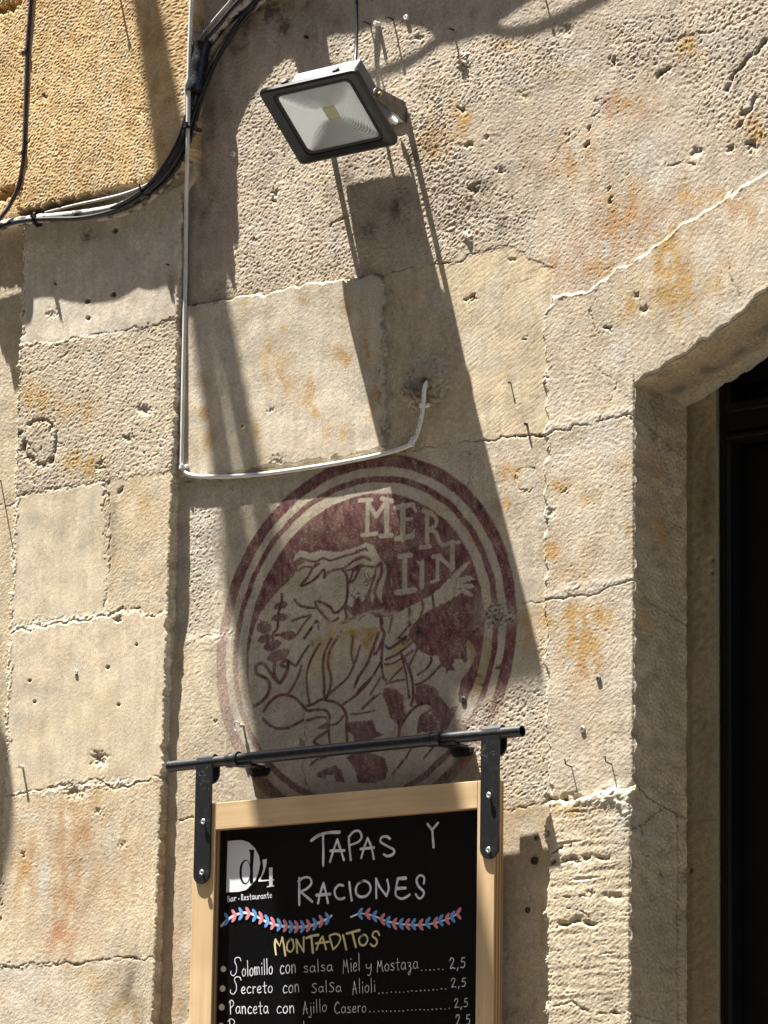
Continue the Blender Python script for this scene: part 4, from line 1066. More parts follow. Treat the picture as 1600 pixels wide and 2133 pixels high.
def loft(b, rings, close=True):
    n = len(rings[0]); v = [p for r in rings for p in r]; f = []
    for i in range(len(rings)-1):
        for k in range(n):
            l = (k+1) % n; f.append((i*n+k, i*n+l, (i+1)*n+l, (i+1)*n+k))
    b.add(v, f)
GW, GH = .0735, .0565
def ring_(w, h, r, c): return [lp(x, y, c) for x, y in rrect(w, h, r)]
b = MB()
loft(b, [ring_(LW-.010, LH-.010, .008, -.020), ring_(LW-.002, LH-.002, .008, -.012), ring_(LW, LH, .008, -.006), ring_(LW-.0005, LH-.0005, .008, -.001), ring_(LW-.004, LH-.004, .008, .0015),
         ring_(GW+.010, GH+.008, .010, -.0015), ring_(GW+.006, GH+.005, .010, -.0030), ring_(GW+.0035, GH+.003, .010, -.0085), ring_(LW-.012, LH-.012, .008, -.020)])
b.build('front_frame', M['lamp_frame'], lamp, True, angle=30)
b = MB(); loft(b, [ring_(GW+.0040, GH+.0038, .010, -.0072), ring_(GW+.0038, GH+.0034, .010, -.0038), ring_(GW-.0005, GH-.0005, .009, -.0040), ring_(GW-.0005, GH-.0005, .009, -.0072)])
b.build('gasket', M['gasket'], lamp)
b = MB(); b.add(ring_(GW, GH, .009, -.0045), [tuple(range(24))])
gl = b.build('glass', M['glass'], lamp)
# ribbed reflector: stepped frames that climb inward to the chip
b = MB(); rings = []
ns = 15
for k in range(ns+1):
    t_ = k/ns
    w, h, d = GW+.002-(GW-.0115)*t_, GH+.002-(GH-.0115)*t_, -.0070-.0105*t_
    cr_ = .0015+.016*4*t_*(1-t_)
    rings.append(ring_(w, h, min(cr_, .9*h), d)); rings.append(ring_(w-.0012, h-.0009, min(cr_, .9*h), d+.0011))
loft(b, rings); b.build('reflector', M['reflector'], lamp)
b = MB(); b.box(lp(0, 0, -.0190), (e1, e2, n3), (.0135, .0135, .001)); b.build('chip_board', M['white_plastic'], lamp)
b = MB(); b.box(lp(0, 0, -.0174), (e1, e2, n3), (.0102, .0102, .0006)); b.build('light_chip', M['led'], lamp)
# rear housing
BW, BH = .067, .056
b = MB(); loft(b, [ring_(BW+.010, BH+.006, .008, -.0195), ring_(BW, BH, .008, -.024), ring_(BW, BH, .004, -.066), ring_(BW-.0015, BH-.0015, .003, -.068)])
b.add(ring_(BW-.0015, BH-.0015, .003, -.068), [tuple(range(24))])
b.add(ring_(BW-.001, BH-.001, .006, -.0275), [tuple(range(24))])
b.build('rear_housing', M['lamp_body'], lamp, True, angle=30)
for sx in (-1, 1):
    b = MB(); b._lathe(lp(sx*.052, -LH+.004, -.016), -e2, [(0, .0062), (.004, .0062), (.0055, .005), (.0055, 0)], 12); b.build('clamp_screw', M['lamp_frame'], lamp)
# U bracket
PV = np.array([0, -.076, .6655])
AX = (-.129, .0345)
br = MB()
br.box((sum(AX)/2, -.0025, .652), (EX, EZ, EY), ((AX[1]-AX[0])/2, .014, .0022), .001)
brk = br.build('bracket', M['lamp_steel'], lamp)
for xa_, sg in ((AX[0], 1), (AX[1], -1)):
    o = []
    for k in range(13):
        a = math.radians(90-180*k/12) if False else math.radians(90+180*k/12)
        o.append((PV[1]+.011*math.cos(a), PV[2]+.011*math.sin(a)))
    prof = [(-.0005, .638)]+[(-.004, .672)]+o
    b = MB(); b.prism([(xa_, y, z) for y, z in prof], EX, .0028*sg); b.build('bracket_arm', M['lamp_steel'], brk)
    b = MB(); x_ = xa_ if sg < 0 else xa_
    b._lathe((xa_-.0003*sg, PV[1], PV[2]), EX*(-sg), [(0, .0052), (.0012, .0052), (.0014, .0038), (.0048, .0038), (.0052, .003), (.0052, 0)], 6); b.build('pivot_bolt', M['brass'], brk)
    b = MB(); b._lathe((xa_+.0029*sg, PV[1], PV[2]), EX*sg, [(0, .008), (.012, .008), (.012, 0)], 14); b.build('pivot_boss', M['lamp_body'], lamp)
b = MB(); b.tube(spline([(.022, -.030, .640), (.026, -.020, .634), (.022, -.012, .640), (.014, -.010, .648)], 5), .0028, 8); b.build('cable_gland', M['white_plastic'], lamp)

# ------------------------------------------------------------------ rail and menu board
HR = .037
ra, rb_ = W(353, 1597, HR), W(1088, 1523, HR)
ca, cb = W(487, 1583, HR), W(908, 1540, HR)
rail = empty('hanging_rail', tuple((ra+rb_)/2), 'black telescopic steel rail fixed across the wall above the menu board', 'rail')
def pipe_tube(p, q, ro, ri, name):
    ax = (q-p)/np.linalg.norm(q-p); L_ = np.linalg.norm(q-p)
    b = MB(); b._lathe(p, ax, [(.03, 0), (.03, ri), (0, ri), (0, ro), (L_, ro), (L_, ri), (L_-.03, ri), (L_-.03, 0)], 24); return b.build(name, M['black_paint'], rail, True, angle=35)
pipe_tube(ra, ca, .0088, .0074, 'end_tube'); pipe_tube(cb, rb_, .0088, .0074, 'end_tube')
pipe_tube(ca+.001*EX, cb-.001*EX, .0098, .008, 'middle_tube')
ax = (rb_-ra)/np.linalg.norm(rb_-ra)
for p, sg in ((ca, 1), (cb, -1)):
    b = MB(); b._lathe(p-ax*.012, ax, [(0, .009), (0, .0118), (.007, .0122), (.008, .0112), (.017, .0112), (.0175, .0124), (.0235, .0128), (.024, .0105)], 24); b.build('collar', M['black_paint'], rail, True, angle=35)
    m_ = p+ax*.026
    b = MB()
    pr = [(-.020, 0), (.020, 0), (.020, .006), (.014, .0125), (-.014, .0125), (-.020, .006)]
    b.prism([m_+np.array([x, 0, -.0115-z]) + EY*(-m_[1]-.0065) for x, z in pr], EY, .0065-.0002)
    b.box(m_+np.array([0, (-.0065-m_[1])/2, -.0105]), (EX, EZ, EY), (.014, .0022, (-m_[1]-.0065)/2))
    b.box(m_+np.array([0, 0, -.0095]), (EX, EZ, EY), (.014, .0022, .008))
    b.build('wall_bracket', M['black_paint'], rail)

HF, HP, HB = .0415, .0280, .0185
ZB_ = -1.50
BX0, BX1 = W(404, 1700, HF)[0], W(1030, 1800, HF)[0]
ztl, ztr = W(408, 1676, HF)[2], W(1030, 1623.5, HF)[2]
IX0, IX1 = W(447, 1800, HF)[0], W(993.5, 1800, HF)[0]
zil, zir = W(447, 1728.5, HF)[2], W(994, 1683, HF)[2]
def ztop(x): return ztl+(ztr-ztl)*(x-BX0)/(BX1-BX0)
def zin(x): return zil+(zir-zil)*(x-IX0)/(IX1-IX0)
board = empty('menu_board', ((BX0+BX1)/2, -.015, ZB_), 'black chalkboard tapas menu in a pale birch plywood frame hanging from a rail', 'menu board')
def plank(pts, name, mat, ply_faces):
    b = MB(); b.prism([(x, -HB, z) for x, z in pts], -EY, HF-HB); o = b.build(name, mat, board)
    o.data.materials.append(M['ply'])
    for p in o.data.polygons:
        if abs(p.normal.y) < .5: p.material_index = 1
    bv = o.modifiers.new('bevel', 'BEVEL'); bv.width = .0008; bv.segments = 2
    return o
plank([(BX0, ztop(BX0)), (BX0, ZB_), (IX0, ZB_), (IX0, zin(IX0)-.0004), (IX0, ztop(IX0))][:2]+[(IX0, ZB_), (IX0, ztop(IX0))], 'frame_stile', M['wood_v'], 1)
plank([(IX1, ztop(IX1)), (IX1, ZB_), (BX1, ZB_), (BX1, ztop(BX1))], 'frame_stile', M['wood_v'], 1)
plank([(IX0+.0003, ztop(IX0)), (IX0+.0003, zin(IX0)), (IX1-.0003, zin(IX1)), (IX1-.0003, ztop(IX1))], 'frame_rail', M['wood_h'], 1)
plank([(IX0+.0003, ZB_+.045), (IX0+.0003, ZB_), (IX1-.0003, ZB_), (IX1-.0003, ZB_+.045)], 'frame_rail', M['wood_h'], 1)
b = MB(); b.prism([(IX0-.008, -HP, zil+.012), (IX0-.008, -HP, ZB_+.03), (IX1+.008, -HP, ZB_+.03), (IX1+.008, -HP, zir+.012)], EY, .006)
panel = b.build('chalkboard', M['panel'], board)

INK = .00045
def ink_line(b, pts, w, h=INK):
    """A flat marker stroke on the board; pts in photo pixels, w in pixels."""
    p = np.array([W(x, y, HP)[[0, 2]] for x, y in pts])
    w = w/1180.0
    n = len(p); m_ = np.zeros_like(p)
    for i in range(n):
        d = p[min(i+1, n-1)]-p[max(i-1, 0)]; d = d/(np.linalg.norm(d)+1e-9); m_[i] = (-d[1], d[0])
    hh = h+rng.uniform(0, .00012)
    wv = w/2*(1+.10*np.sin(np.linspace(0, 9, n)+rng.uniform(0, 6)))
    L_, R_ = p+m_*wv[:, None], p-m_*wv[:, None]
    k = 6
    def cap(c, d, mm, sg, r):
        a = np.linspace(-math.pi/2, math.pi/2, k+2)[1:-1]
        return [c+r*(math.cos(t)*d*sg+math.sin(t)*mm*(-sg)*-1) for t in a]
    d0 = (p[0]-p[1])/(np.linalg.norm(p[0]-p[1])+1e-9); d1 = (p[-1]-p[-2])/(np.linalg.norm(p[-1]-p[-2])+1e-9)
    v = [(q[0], -HP-hh, q[1]) for q in L_]+[(q[0], -HP-hh, q[1]) for q in R_]
    f = [(i, i+1, n+i+1, n+i) for i in range(n-1)]
    for c, d, r, (ia, ib) in ((p[0], d0, wv[0], (n, 0)), (p[-1], d1, wv[-1], (n-1, 2*n-1))):
        mm = np.array([-d[1], d[0]])
        a = np.linspace(math.pi/2, -math.pi/2, k+2)[1:-1]
        base = len(v)
        arc = [c+r*(math.cos(t)*d+math.sin(t)*mm) for t in a]
        v += [(q[0], -HP-hh, q[1]) for q in arc]
        f.append(tuple([ia]+list(range(base, base+k))+[ib]) if (c is p[-1]) else tuple([ib]+list(range(base+k-1, base-1, -1))+[ia])[::-1])
    b.add(v, f)
def ink_fill(b, pts, h=INK):
    b.add([tuple(W(x, y, HP+h)) for x, y in pts], [tuple(range(len(pts)))])
def ell(x, y, rx, ry, a=0, n=18):
    c, s_ = math.cos(math.radians(a)), math.sin(math.radians(a))
    return [(x+rx*math.cos(t)*c-ry*math.sin(t)*s_, y+rx*math.cos(t)*s_+ry*math.sin(t)*c) for t in np.linspace(0, 2*math.pi, n, endpoint=False)]
G, K_ = at((430, 1720), .20625), at((700, 1720), .225)
def strokes(lst):
    b = MB()
    for z_, w, p, sm_ in lst:
        q = z_(p); ink_line(b, spline(q, 5) if sm_ else q, w)
    return b
T1 = strokes([(G, 6.0, [(1062, 150), (1130, 102), (1220, 72), (1345, 66)], 1), (G, 4.8, [(1180, 90), (1183, 250), (1182, 405)], 1),
  (G, 4.6, [(1250, 365), (1290, 235), (1325, 140)], 1), (G, 4.6, [(1325, 140), (1360, 250), (1390, 345)], 1), (G, 5.2, [(1255, 255), (1395, 250)], 0),
  (G, 4.8, [(1460, 345), (1445, 200), (1440, 115)], 1), (G, 4.6, [(1440, 115), (1490, 60), (1545, 55), (1570, 110), (1540, 160), (1460, 195)], 1),
  (K_, 4.6, [(235, 298), (265, 195), (295, 115)], 1), (K_, 4.6, [(295, 115), (330, 200), (352, 305)], 1), (K_, 4.8, [(230, 215), (352, 203)], 0),
  (K_, 4.6, [(500, 120), (470, 100), (425, 108), (415, 150), (480, 190), (538, 225), (530, 262), (480, 282), (445, 265)], 1)])
T1.build('title_lettering', M['chalk'], panel)
strokes([(K_, 4.8, [(850, -15), (890, 40)], 0), (K_, 4.8, [(945, -25), (890, 40)], 0), (K_, 4.8, [(893, 40), (905, 198)], 0)]).build('title_lettering', M['chalk'], panel)
T2 = strokes([(G, 4.8, [(940, 530), (940, 660), (940, 800)], 0), (G, 4.6, [(932, 560), (985, 525), (1045, 528), (1062, 585), (1010, 640), (952, 665)], 1), (G, 4.8, [(952, 665), (1005, 710), (1072, 768)], 1),
  (G, 4.6, [(1130, 782), (1150, 690), (1185, 580)], 1), (G, 4.6, [(1185, 580), (1210, 680), (1230, 778)], 1), (G, 5.6, [(1115, 702), (1252, 690)], 0),
  (G, 4.6, [(1385, 605), (1340, 600), (1298, 650), (1310, 715), (1350, 742), (1395, 730)], 1), (G, 4.6, [(1445, 568), (1455, 660), (1470, 752)], 1),
  (K_, 4.6, [(245, 512), (195, 555), (187, 620), (222, 657), (280, 650), (320, 600), (312, 540), (265, 510), (232, 522)], 1),
  (K_, 4.2, [(375, 670), (372, 490)], 0), (K_, 4.4, [(372, 490), (405, 565), (470, 650)], 1), (K_, 4.2, [(470, 650), (490, 580), (475, 500)], 1),
  (K_, 6.4, [(645, 485), (575, 490)], 0), (K_, 4.4, [(575, 490), (560, 570), (555, 640), (600, 675), (640, 668), (685, 638)], 1), (K_, 6.0, [(560, 582), (645, 577)], 0),
  (K_, 4.4, [(815, 535), (818, 480), (780, 460), (748, 500), (765, 560), (815, 612), (800, 660), (770, 672), (740, 635)], 1)])
T2.build('title_lettering', M['chalk'], panel)
T3 = strokes([(G, 4.2, [(705, 1300), (693, 1200), (700, 1150)], 1), (G, 3.6, [(700, 1150), (742, 1215), (768, 1130)], 0), (G, 4.2, [(768, 1130), (785, 1210), (800, 1312)], 1),
  (G, 3.8, [(850, 1142), (818, 1195), (822, 1258), (860, 1270), (885, 1220), (872, 1155), (845, 1142)], 1), (G, 3.8, [(920, 1282), (910, 1150)], 0), (G, 3.8, [(910, 1150), (985, 1275)], 0), (G, 3.8, [(985, 1275), (985, 1125)], 0),
  (G, 4.6, [(1010, 1135), (1075, 1112), (1132, 1103)], 1), (G, 5.0, [(1062, 1120), (1078, 1280)], 0), (G, 3.8, [(1115, 1252), (1140, 1180), (1175, 1118)], 1), (G, 3.8, [(1175, 1118), (1195, 1190), (1210, 1247)], 1), (G, 4.0, [(1108, 1188), (1238, 1172)], 0),
  (G, 4.0, [(1245, 1118), (1262, 1180), (1282, 1248)], 1), (G, 3.8, [(1282, 1248), (1335, 1195), (1355, 1125), (1310, 1092), (1245, 1110)], 1), (G, 4.4, [(1383, 1108), (1416, 1250)], 0),
  (G, 4.6, [(1418, 1090), (1548, 1055)], 0), (G, 4.6, [(1475, 1080), (1512, 1225)], 0),
  (K_, 3.8, [(250, 1008), (215, 1045), (228, 1100), (270, 1102), (295, 1055), (275, 1012), (240, 1018)], 1), (K_, 3.8, [(402, 1012), (385, 980), (352, 985), (340, 1022), (375, 1052), (380, 1090), (350, 1116), (320, 1095)], 1)])
T3.build('heading_lettering', M['chalk_gold'], panel)

# handwritten small letters: strokes in a box of x-height 1 (y up)
GLY = {
 'a': (.75, [[(.6, .85), (.3, 1), (.05, .6), (.1, .15), (.35, .05), (.6, .4)], [(.62, .95), (.6, .4), (.72, .02)]]),
 'c': (.65, [[(.58, .85), (.3, 1), (.05, .55), (.2, .05), (.6, .15)]]),
 'e': (.65, [[(.08, .5), (.5, .6), (.52, .9), (.28, 1), (.05, .55), (.2, .05), (.6, .18)]]),
 'i': (.3, [[(.15, 1), (.17, 0)], [(.15, 1.4), (.16, 1.5)]]),
 'j': (.3, [[(.2, 1), (.22, -.4), (.05, -.65), (-.12, -.45)], [(.2, 1.4), (.21, 1.5)]]),
 'l': (.3, [[(.12, 2.0), (.15, 0)]]),
 'm': (1.0, [[(.05, 1), (.08, 0)], [(.08, .7), (.28, 1), (.42, .8), (.44, 0)], [(.44, .7), (.65, 1), (.82, .8), (.86, 0)]]),
 'n': (.72, [[(.05, 1), (.08, 0)], [(.08, .65), (.32, 1), (.52, .8), (.56, 0)]]),
 'o': (.7, [[(.38, 1), (.06, .7), (.1, .15), (.38, .02), (.6, .35), (.55, .85), (.3, 1)]]),
 'r': (.5, [[(.08, 1), (.1, 0)], [(.1, .65), (.28, .98), (.48, .92)]]),
 's': (.6, [[(.5, .88), (.28, 1), (.08, .8), (.3, .55), (.52, .3), (.35, .03), (.05, .12)]]),
 't': (.6, [[(.28, 1.6), (.3, .1), (.48, .02)], [(.02, 1.0), (.56, 1.05)]]),
 'u': (.7, [[(.08, 1), (.1, .2), (.35, .03), (.55, .3)], [(.58, 1), (.6, 0)]]),
 'y': (.7, [[(.08, 1), (.12, .5), (.35, .4), (.55, .6)], [(.6, 1), (.56, 0), (.4, -.6), (.2, -.5)]]),
 'z': (.7, [[(.05, .95), (.4, 1), (.5, .75), (.2, .5), (.45, .45), (.5, .0), (.3, -.7), (.1, -.5), (.4, -.1), (.68, .2)]]),
 'S': (.95, [[(.95, 1.6), (.85, 1.95), (.5, 2.0), (.4, 1.6), (.55, 1.0), (.5, .3), (.25, -.05), (.02, .2), (.05, .5)]]),
 's2': (.8, [[(.7, 1.5), (.45, 1.65), (.15, 1.35), (.4, .95), (.68, .55), (.45, .05), (.05, .15)]]),
 'M': (.95, [[(.02, 0), (.15, 1.5)], [(.15, 1.5), (.42, .7), (.62, 1.55)], [(.62, 1.55), (.72, .8), (.85, 0)]]),
 'A': (.75, [[(.02, -.1), (.3, 1.8)], [(.3, 1.8), (.42, .9), (.62, 0)], [(.02, .65), (.62, .7)]]),
 'P': (.75, [[(.12, 1.9), (.14, 0)], [(-.05, 1.6), (.3, 1.95), (.62, 1.6), (.5, 1.15), (.14, .9)]]),
 'C': (.9, [[(.75, 1.6), (.5, 1.85), (.12, 1.2), (.1, .5), (.35, .02), (.8, .2)]]),
 'B': (.62, [[(.1, 1.7), (.1, 0)], [(.1, 1.65), (.4, 1.6), (.45, 1.2), (.1, .95)], [(.1, .95), (.5, .8), (.48, .15), (.1, .02)]]),
 'R': (.62, [[(.1, 1.7), (.1, 0)], [(.1, 1.65), (.42, 1.6), (.45, 1.1), (.1, .9)], [(.2, .9), (.52, 0)]]),
 '2': (.75, [[(.05, 1.3), (.2, 1.7), (.5, 1.6), (.5, 1.1), (.1, .15), (.2, .05), (.45, .15), (.7, 0)]]),
 '5': (.7, [[(.6, 1.6), (.22, 1.6)], [(.22, 1.6), (.15, .95), (.45, 1.0), (.58, .6), (.4, .08), (.05, .1)]]),
 ',': (.35, [[(.18, .1), (.08, -.35)]]),
}
def word(b, chars, x0, y0, x1, y1, xh, w, smooth=True):
    """letters from pixel (x0,y0) baseline to (x1,y1); xh = x-height in pixels"""
    tot = sum(GLY[c][0]+.16 for c in chars)-.16
    sx = math.hypot(x1-x0, 0)/tot
    ux, uy = (x1-x0)/tot, (y1-y0)/tot
    t = 0
    for c in chars:
        wd, st = GLY[c]
        jy = rng.uniform(-.05, .05)*xh
        for s_ in st:
            q = [(x0+(t+px_)*ux-.02*py_*xh, y0+(t+px_)*uy-py_*xh+jy) for px_, py_ in s_]
            ink_line(b, spline(q, 4) if len(q) > 2 else q, w*.68*rng.uniform(.82, 1.12))
        t += wd+.16
def dots(b, x0, y0, x1, y1, n, r=1.3):
    for k in range(n):
        t = k/(n-1); ink_fill(b, ell(x0+(x1-x0)*t+rng.uniform(-.8, .8), y0+(y1-y0)*t+rng.uniform(-1, 1), r*rng.uniform(.8, 1.2), r*rng.uniform(.8, 1.1), 0, 8))
def bullet(b, x, y, r): ink_fill(b, ell(x, y, r, r*1.12))
rows = []
b = MB(); word(b, ['S'], 481, 2033, 503, 2031, 18, 2.7); word(b, list('olomillo'), 505, 2034, 569, 2028, 16, 2.7); word(b, list('con'), 584, 2029, 618, 2026, 18, 2.3); word(b, list('salsa'), 633, 2026, 694, 2022, 13, 2.0)
word(b, list('Miel'), 715, 2027, 751, 2022, 18, 2.0); word(b, ['y'], 762, 2024, 776, 2023, 15, 2.0); word(b, list('Mostaza'), 786, 2024, 872, 2018, 15, 2.0); b.build('dish_lettering', M['chalk'], panel)
b = MB(); dots(b, 879, 2022, 922, 2019, 6)
b.build('dot_leader', M['chalk'], panel)
b = MB(); word(b, list('2,5'), 937, 2018, 971, 2016, 13, 2.4); b.build('price', M['chalk'], panel)
b = MB(); word(b, ['S'], 480, 2070, 503, 2068, 17, 2.6); word(b, list('ecreto'), 503, 2070, 569, 2068, 14, 2.5); word(b, list('con'), 590, 2069, 625, 2066, 16, 2.2); word(b, ['s2', 'a', 'l', 's2', 'a'], 649, 2068, 712, 2066, 12, 2.0)
word(b, ['A', 'l', 'i', 'o', 'l', 'i'], 735, 2070, 783, 2066, 15, 2.0); b.build('dish_lettering', M['chalk'], panel)
b = MB(); dots(b, 789, 2069, 928, 2060, 17)
b.build('dot_leader', M['chalk'], panel)
b = MB(); word(b, list('2,5'), 940, 2057, 972, 2055, 11, 2.2); b.build('price', M['chalk'], panel)
b = MB(); word(b, list('Panceta'), 479, 2112, 560, 2111, 15, 2.5); word(b, list('con'), 577, 2112, 615, 2109, 15, 2.2); word(b, list('Ajillo'), 632, 2112, 682, 2107, 14, 2.0); word(b, list('Casero'), 697, 2111, 764, 2108, 13, 2.0)
b.build('dish_lettering', M['chalk'], panel)
b = MB(); dots(b, 771, 2108, 936, 2101, 20)
b.build('dot_leader', M['chalk'], panel)
b = MB(); word(b, list('2,5'), 947, 2099, 976, 2097, 11, 2.2); b.build('price', M['chalk'], panel)
b = MB(); word(b, list('P'), 477, 2152, 492, 2152, 15, 2.4); word(b, list('t'), 628, 2149, 640, 2149, 14, 2.2)
b.build('dish_lettering', M['chalk'], panel)
b = MB(); word(b, list('2,5'), 950, 2137, 981, 2135, 13, 2.6); b.build('price', M['chalk'], panel)
for x, y, r in ((465.5, 2018.5, 5.6), (463.8, 2059, 6.0), (462, 2098, 6.2), (461, 2137, 6)):
    b = MB(); bullet(b, x, y, r); b.build('bullet_dot', M['chalk_cream'], panel)
# restaurant logo
b = MB()
ink_fill(b, G([(215, 155), (290, 148), (360, 145), (430, 168), (490, 225), (530, 300), (546, 390), (540, 470), (510, 535), (455, 605), (400, 648), (330, 667), (262, 670), (200, 672)]))
ink_fill(b, G([(566, 345), (612, 334), (606, 400), (585, 470), (545, 540), (562, 549), (683, 540), (683, 552), (526, 566), (524, 552), (556, 500), (575, 430)]))
ink_fill(b, G([(632, 425), (668, 420), (670, 600), (684, 604), (684, 612), (610, 622), (610, 614), (634, 604)]), INK+.0002)
b.build('logo', M['vinyl'], panel)
b = MB()
ink_fill(b, G(ell(392, 466, 59, 122, 2, 28)), INK+.0002)
ink_fill(b, G([(430, 250), (430, 242), (483, 243), (470, 420), (470, 560), (478, 572), (455, 582), (438, 574), (440, 440), (442, 270)]), INK+.0003)
ink_line(b, G([(552, 400), (538, 480), (505, 555), (470, 600), (440, 625)]), 4.0, INK+.0003)
b.build('logo', M['panel'], panel)
b = MB(); ink_fill(b, G(ell(399, 466, 42, 112, 2, 28)), INK+.00035); b.build('logo', M['vinyl'], panel)
b = MB(); word(b, list('Bar'), 474, 1879, 493, 1876, 7.2, 1.9); ink_fill(b, ell(497.5, 1872.5, 1.1, 1.2)); word(b, list('Restaurante'), 503, 1875.5, 567, 1870, 7.2, 1.9); b.build('logo_lettering', M['vinyl'], panel)
# two garlands
def garland(z_, stem, leaves, side, name):
    b = MB(); q = spline(z_(stem), 6); ink_line(b, q, 5.0 if side < 0 else 3.4)
    g_ = b.build(name, M['chalk'], panel)
    for col_ in ('b', 'p'):
        b = MB()
        for (x, y, c) in leaves:
            if c != col_: continue
            for sy in (-1, 1):
                o = z_([(x+(16 if side < 0 else -18), y), (x-(20 if side < 0 else -20), y+sy*(62 if side < 0 else 52))])
                (xa_, ya_), (xb2, yb2) = o
                ln = math.hypot(xb2-xa_, yb2-ya_)
                ink_fill(b, ell((xa_+xb2)/2, (ya_+yb2)/2, ln*.56, 3.4, math.degrees(math.atan2(yb2-ya_, xb2-xa_)), 14), INK+.0003+.00004*(sy+1)+rng.uniform(0, .00005))
        b.build('leaves', M['chalk_blue' if col_ == 'b' else 'chalk_pink'], g_)
Lx = [(205, 945), (280, 910), (350, 890), (420, 885), (488, 905), (552, 930), (612, 962), (672, 985), (737, 1000), (800, 1010), (857, 1020), (912, 1020), (972, 1018), (1032, 1010), (1097, 995), (1160, 965), (1222, 940)]
garland(G, [(155, 1010), (210, 955), (280, 908), (370, 880), (450, 887), (530, 928), (600, 965), (700, 1000), (800, 1018), (900, 1025), (1000, 1020), (1100, 995), (1180, 960), (1230, 938), (1265, 910)], [(x, y, 'bp'[i % 2]) for i, (x, y) in enumerate(Lx)], -1, 'garland')
Rx = [(225, 815), (295, 815), (357, 838), (430, 865), (482, 890), (542, 908), (602, 908), (662, 912), (717, 912), (785, 915), (850, 900), (920, 898), (970, 875), (1030, 862), (1080, 842), (1135, 812)]
garland(K_, [(140, 845), (220, 815), (290, 820), (360, 838), (440, 872), (540, 900), (650, 915), (760, 920), (860, 912), (950, 892), (1050, 857), (1120, 818), (1150, 790)], [(x, y, 'bp'[i % 2]) for i, (x, y) in enumerate(Rx)], 1, 'garland')

# straps over the rail, screwed to the frame
def strap(px0, px1, ytop, ybot, screws):
    xl, xr = W(px0, (ytop+ybot)/2, HF+.0035)[0], W(px1, (ytop+ybot)/2, HF+.0035)[0]
    xc, hw = (xl+xr)/2, (xr-xl)/2
    zr = ra[2]+(rb_[2]-ra[2])*(xc-ra[0])/(rb_[0]-ra[0])
    zb2 = W((px0+px1)/2, ybot, HF+.0035)[2]
    ro = .0103; th = .0032
    b = MB(); inner, outer = [], []
    yf = -(HF+.0006)
    def both(yz, nyz):
        inner.append(yz); outer.append((yz[0]+nyz[0]*th, yz[1]+nyz[1]*th))
    zz_ = [zb2+hw, ztop(xc)-.01, zr-.02]
    for z_ in zz_: both((yf if z_ < zr-.015 else yf, z_), (-1, 0))
    for a in np.linspace(180, 0, 11):
        a = math.radians(a); y_ = -HR+math.cos(a)*(HF+.0006-HR if math.cos(a) < 0 else .0100); both((y_, zr+math.sin(a)*.0100), (math.cos(a), math.sin(a)))
    both((-HR+.0100, zr-.018), (1, 0))
    n = len(inner); v = []; f = []
    for x_ in (xl, xr):
        v += [(x_, y, z) for y, z in inner]+[(x_, y, z) for y, z in outer]
    for i in range(n-1):
        f += [(i, i+1, n+i+1, n+i), (2*n+i, 3*n+i, 3*n+i+1, 2*n+i+1), (i, 2*n+i, 2*n+i+1, i+1), (n+i, n+i+1, 3*n+i+1, 3*n+i)]
    f += [(0, n, 3*n, 2*n), (n-1, 3*n-1, 4*n-1, 2*n-1)]
    b.add(v, f)
    arc = [(xc+hw*math.cos(a), zb2+hw+hw*math.sin(a)) for a in np.linspace(math.pi, 2*math.pi, 15)]
    b.prism([(x_, yf, z_) for x_, z_ in arc], -EY, th)
    arc = [(xc+hw*math.cos(a), zr-.018+hw*.9*math.sin(a)) for a in np.linspace(math.pi, 2*math.pi, 15)]
    b.prism([(x_, -HR+.0100, z_) for x_, z_ in arc], EY, th)
    s_ = b.build('strap', M['strap'], board)
    for k in range(14):                                            # scraped paint
        b2 = MB(); x_, z_ = xc+rng.uniform(-.9, .9)*hw, zr-.030+rng.normal(0, .012); l_ = rng.uniform(.001, .004); a_ = rng.uniform(-.5, .5)+(0 if rng.random() < .5 else 1.3)
        if k == 0: bb = MB()
        if abs(x_-xc)+l_ < hw and z_ < zr-.004:
            bb.box((x_, yf-th-.00004, z_), ((math.cos(a_), 0, math.sin(a_)), (-math.sin(a_), 0, math.cos(a_)), EY), (l_, rng.uniform(.0002, .0007), .00006))
    bb.build('scuff_marks', M['scratch'], s_)
    for x_, y_ in screws:
        p = W(x_, y_, HF+.009)
        b = MB(); b._lathe(p+EY*.006, -EY, [(0, .0018), (.0035, .0020), (.004, .0042), (.0052, .0045), (.0060, .0038), (.0062, .0022), (.0050, .0012), (.0050, 0)], 14)
        b.build('screw', M['zinc'], s_, True)
    return s_
strap(405.5, 438.5, 1590, 1841, [(422, 1711), (419, 1817)])
strap(1001, 1039, 1525, 1789, [(1017, 1656), (1016, 1770)])

# ------------------------------------------------------------------ cables and pipes (photo pixels + distance from the wall)
def run(pts, k=6):
    q = spline([(x, y, h) for x, y, h in pts], k)
    return [W(x, y, h) for x, y, h in q]
def cable(name, pts, r, mat, label, cat='cable', group=None, parent=None, k=6, n=10):
    p = run(pts, k) if len(pts[0]) == 3 and not isinstance(pts, np.ndarray) else pts
    b = MB(); b.tube(p, r, n)
    mid = p[len(p)//2]
    o = b.build(name, mat, None, True, tuple(mid))
    return tag(o, label, cat, group)
def ring_at(b, p, d, r, t=.0009, w=.0024):
    """flat band round a run at p along direction d"""
    d = d/np.linalg.norm(d); b._lathe(p-d*w, d, [(0, r), (0, r+t), (2*w, r+t), (2*w, r)], 14)

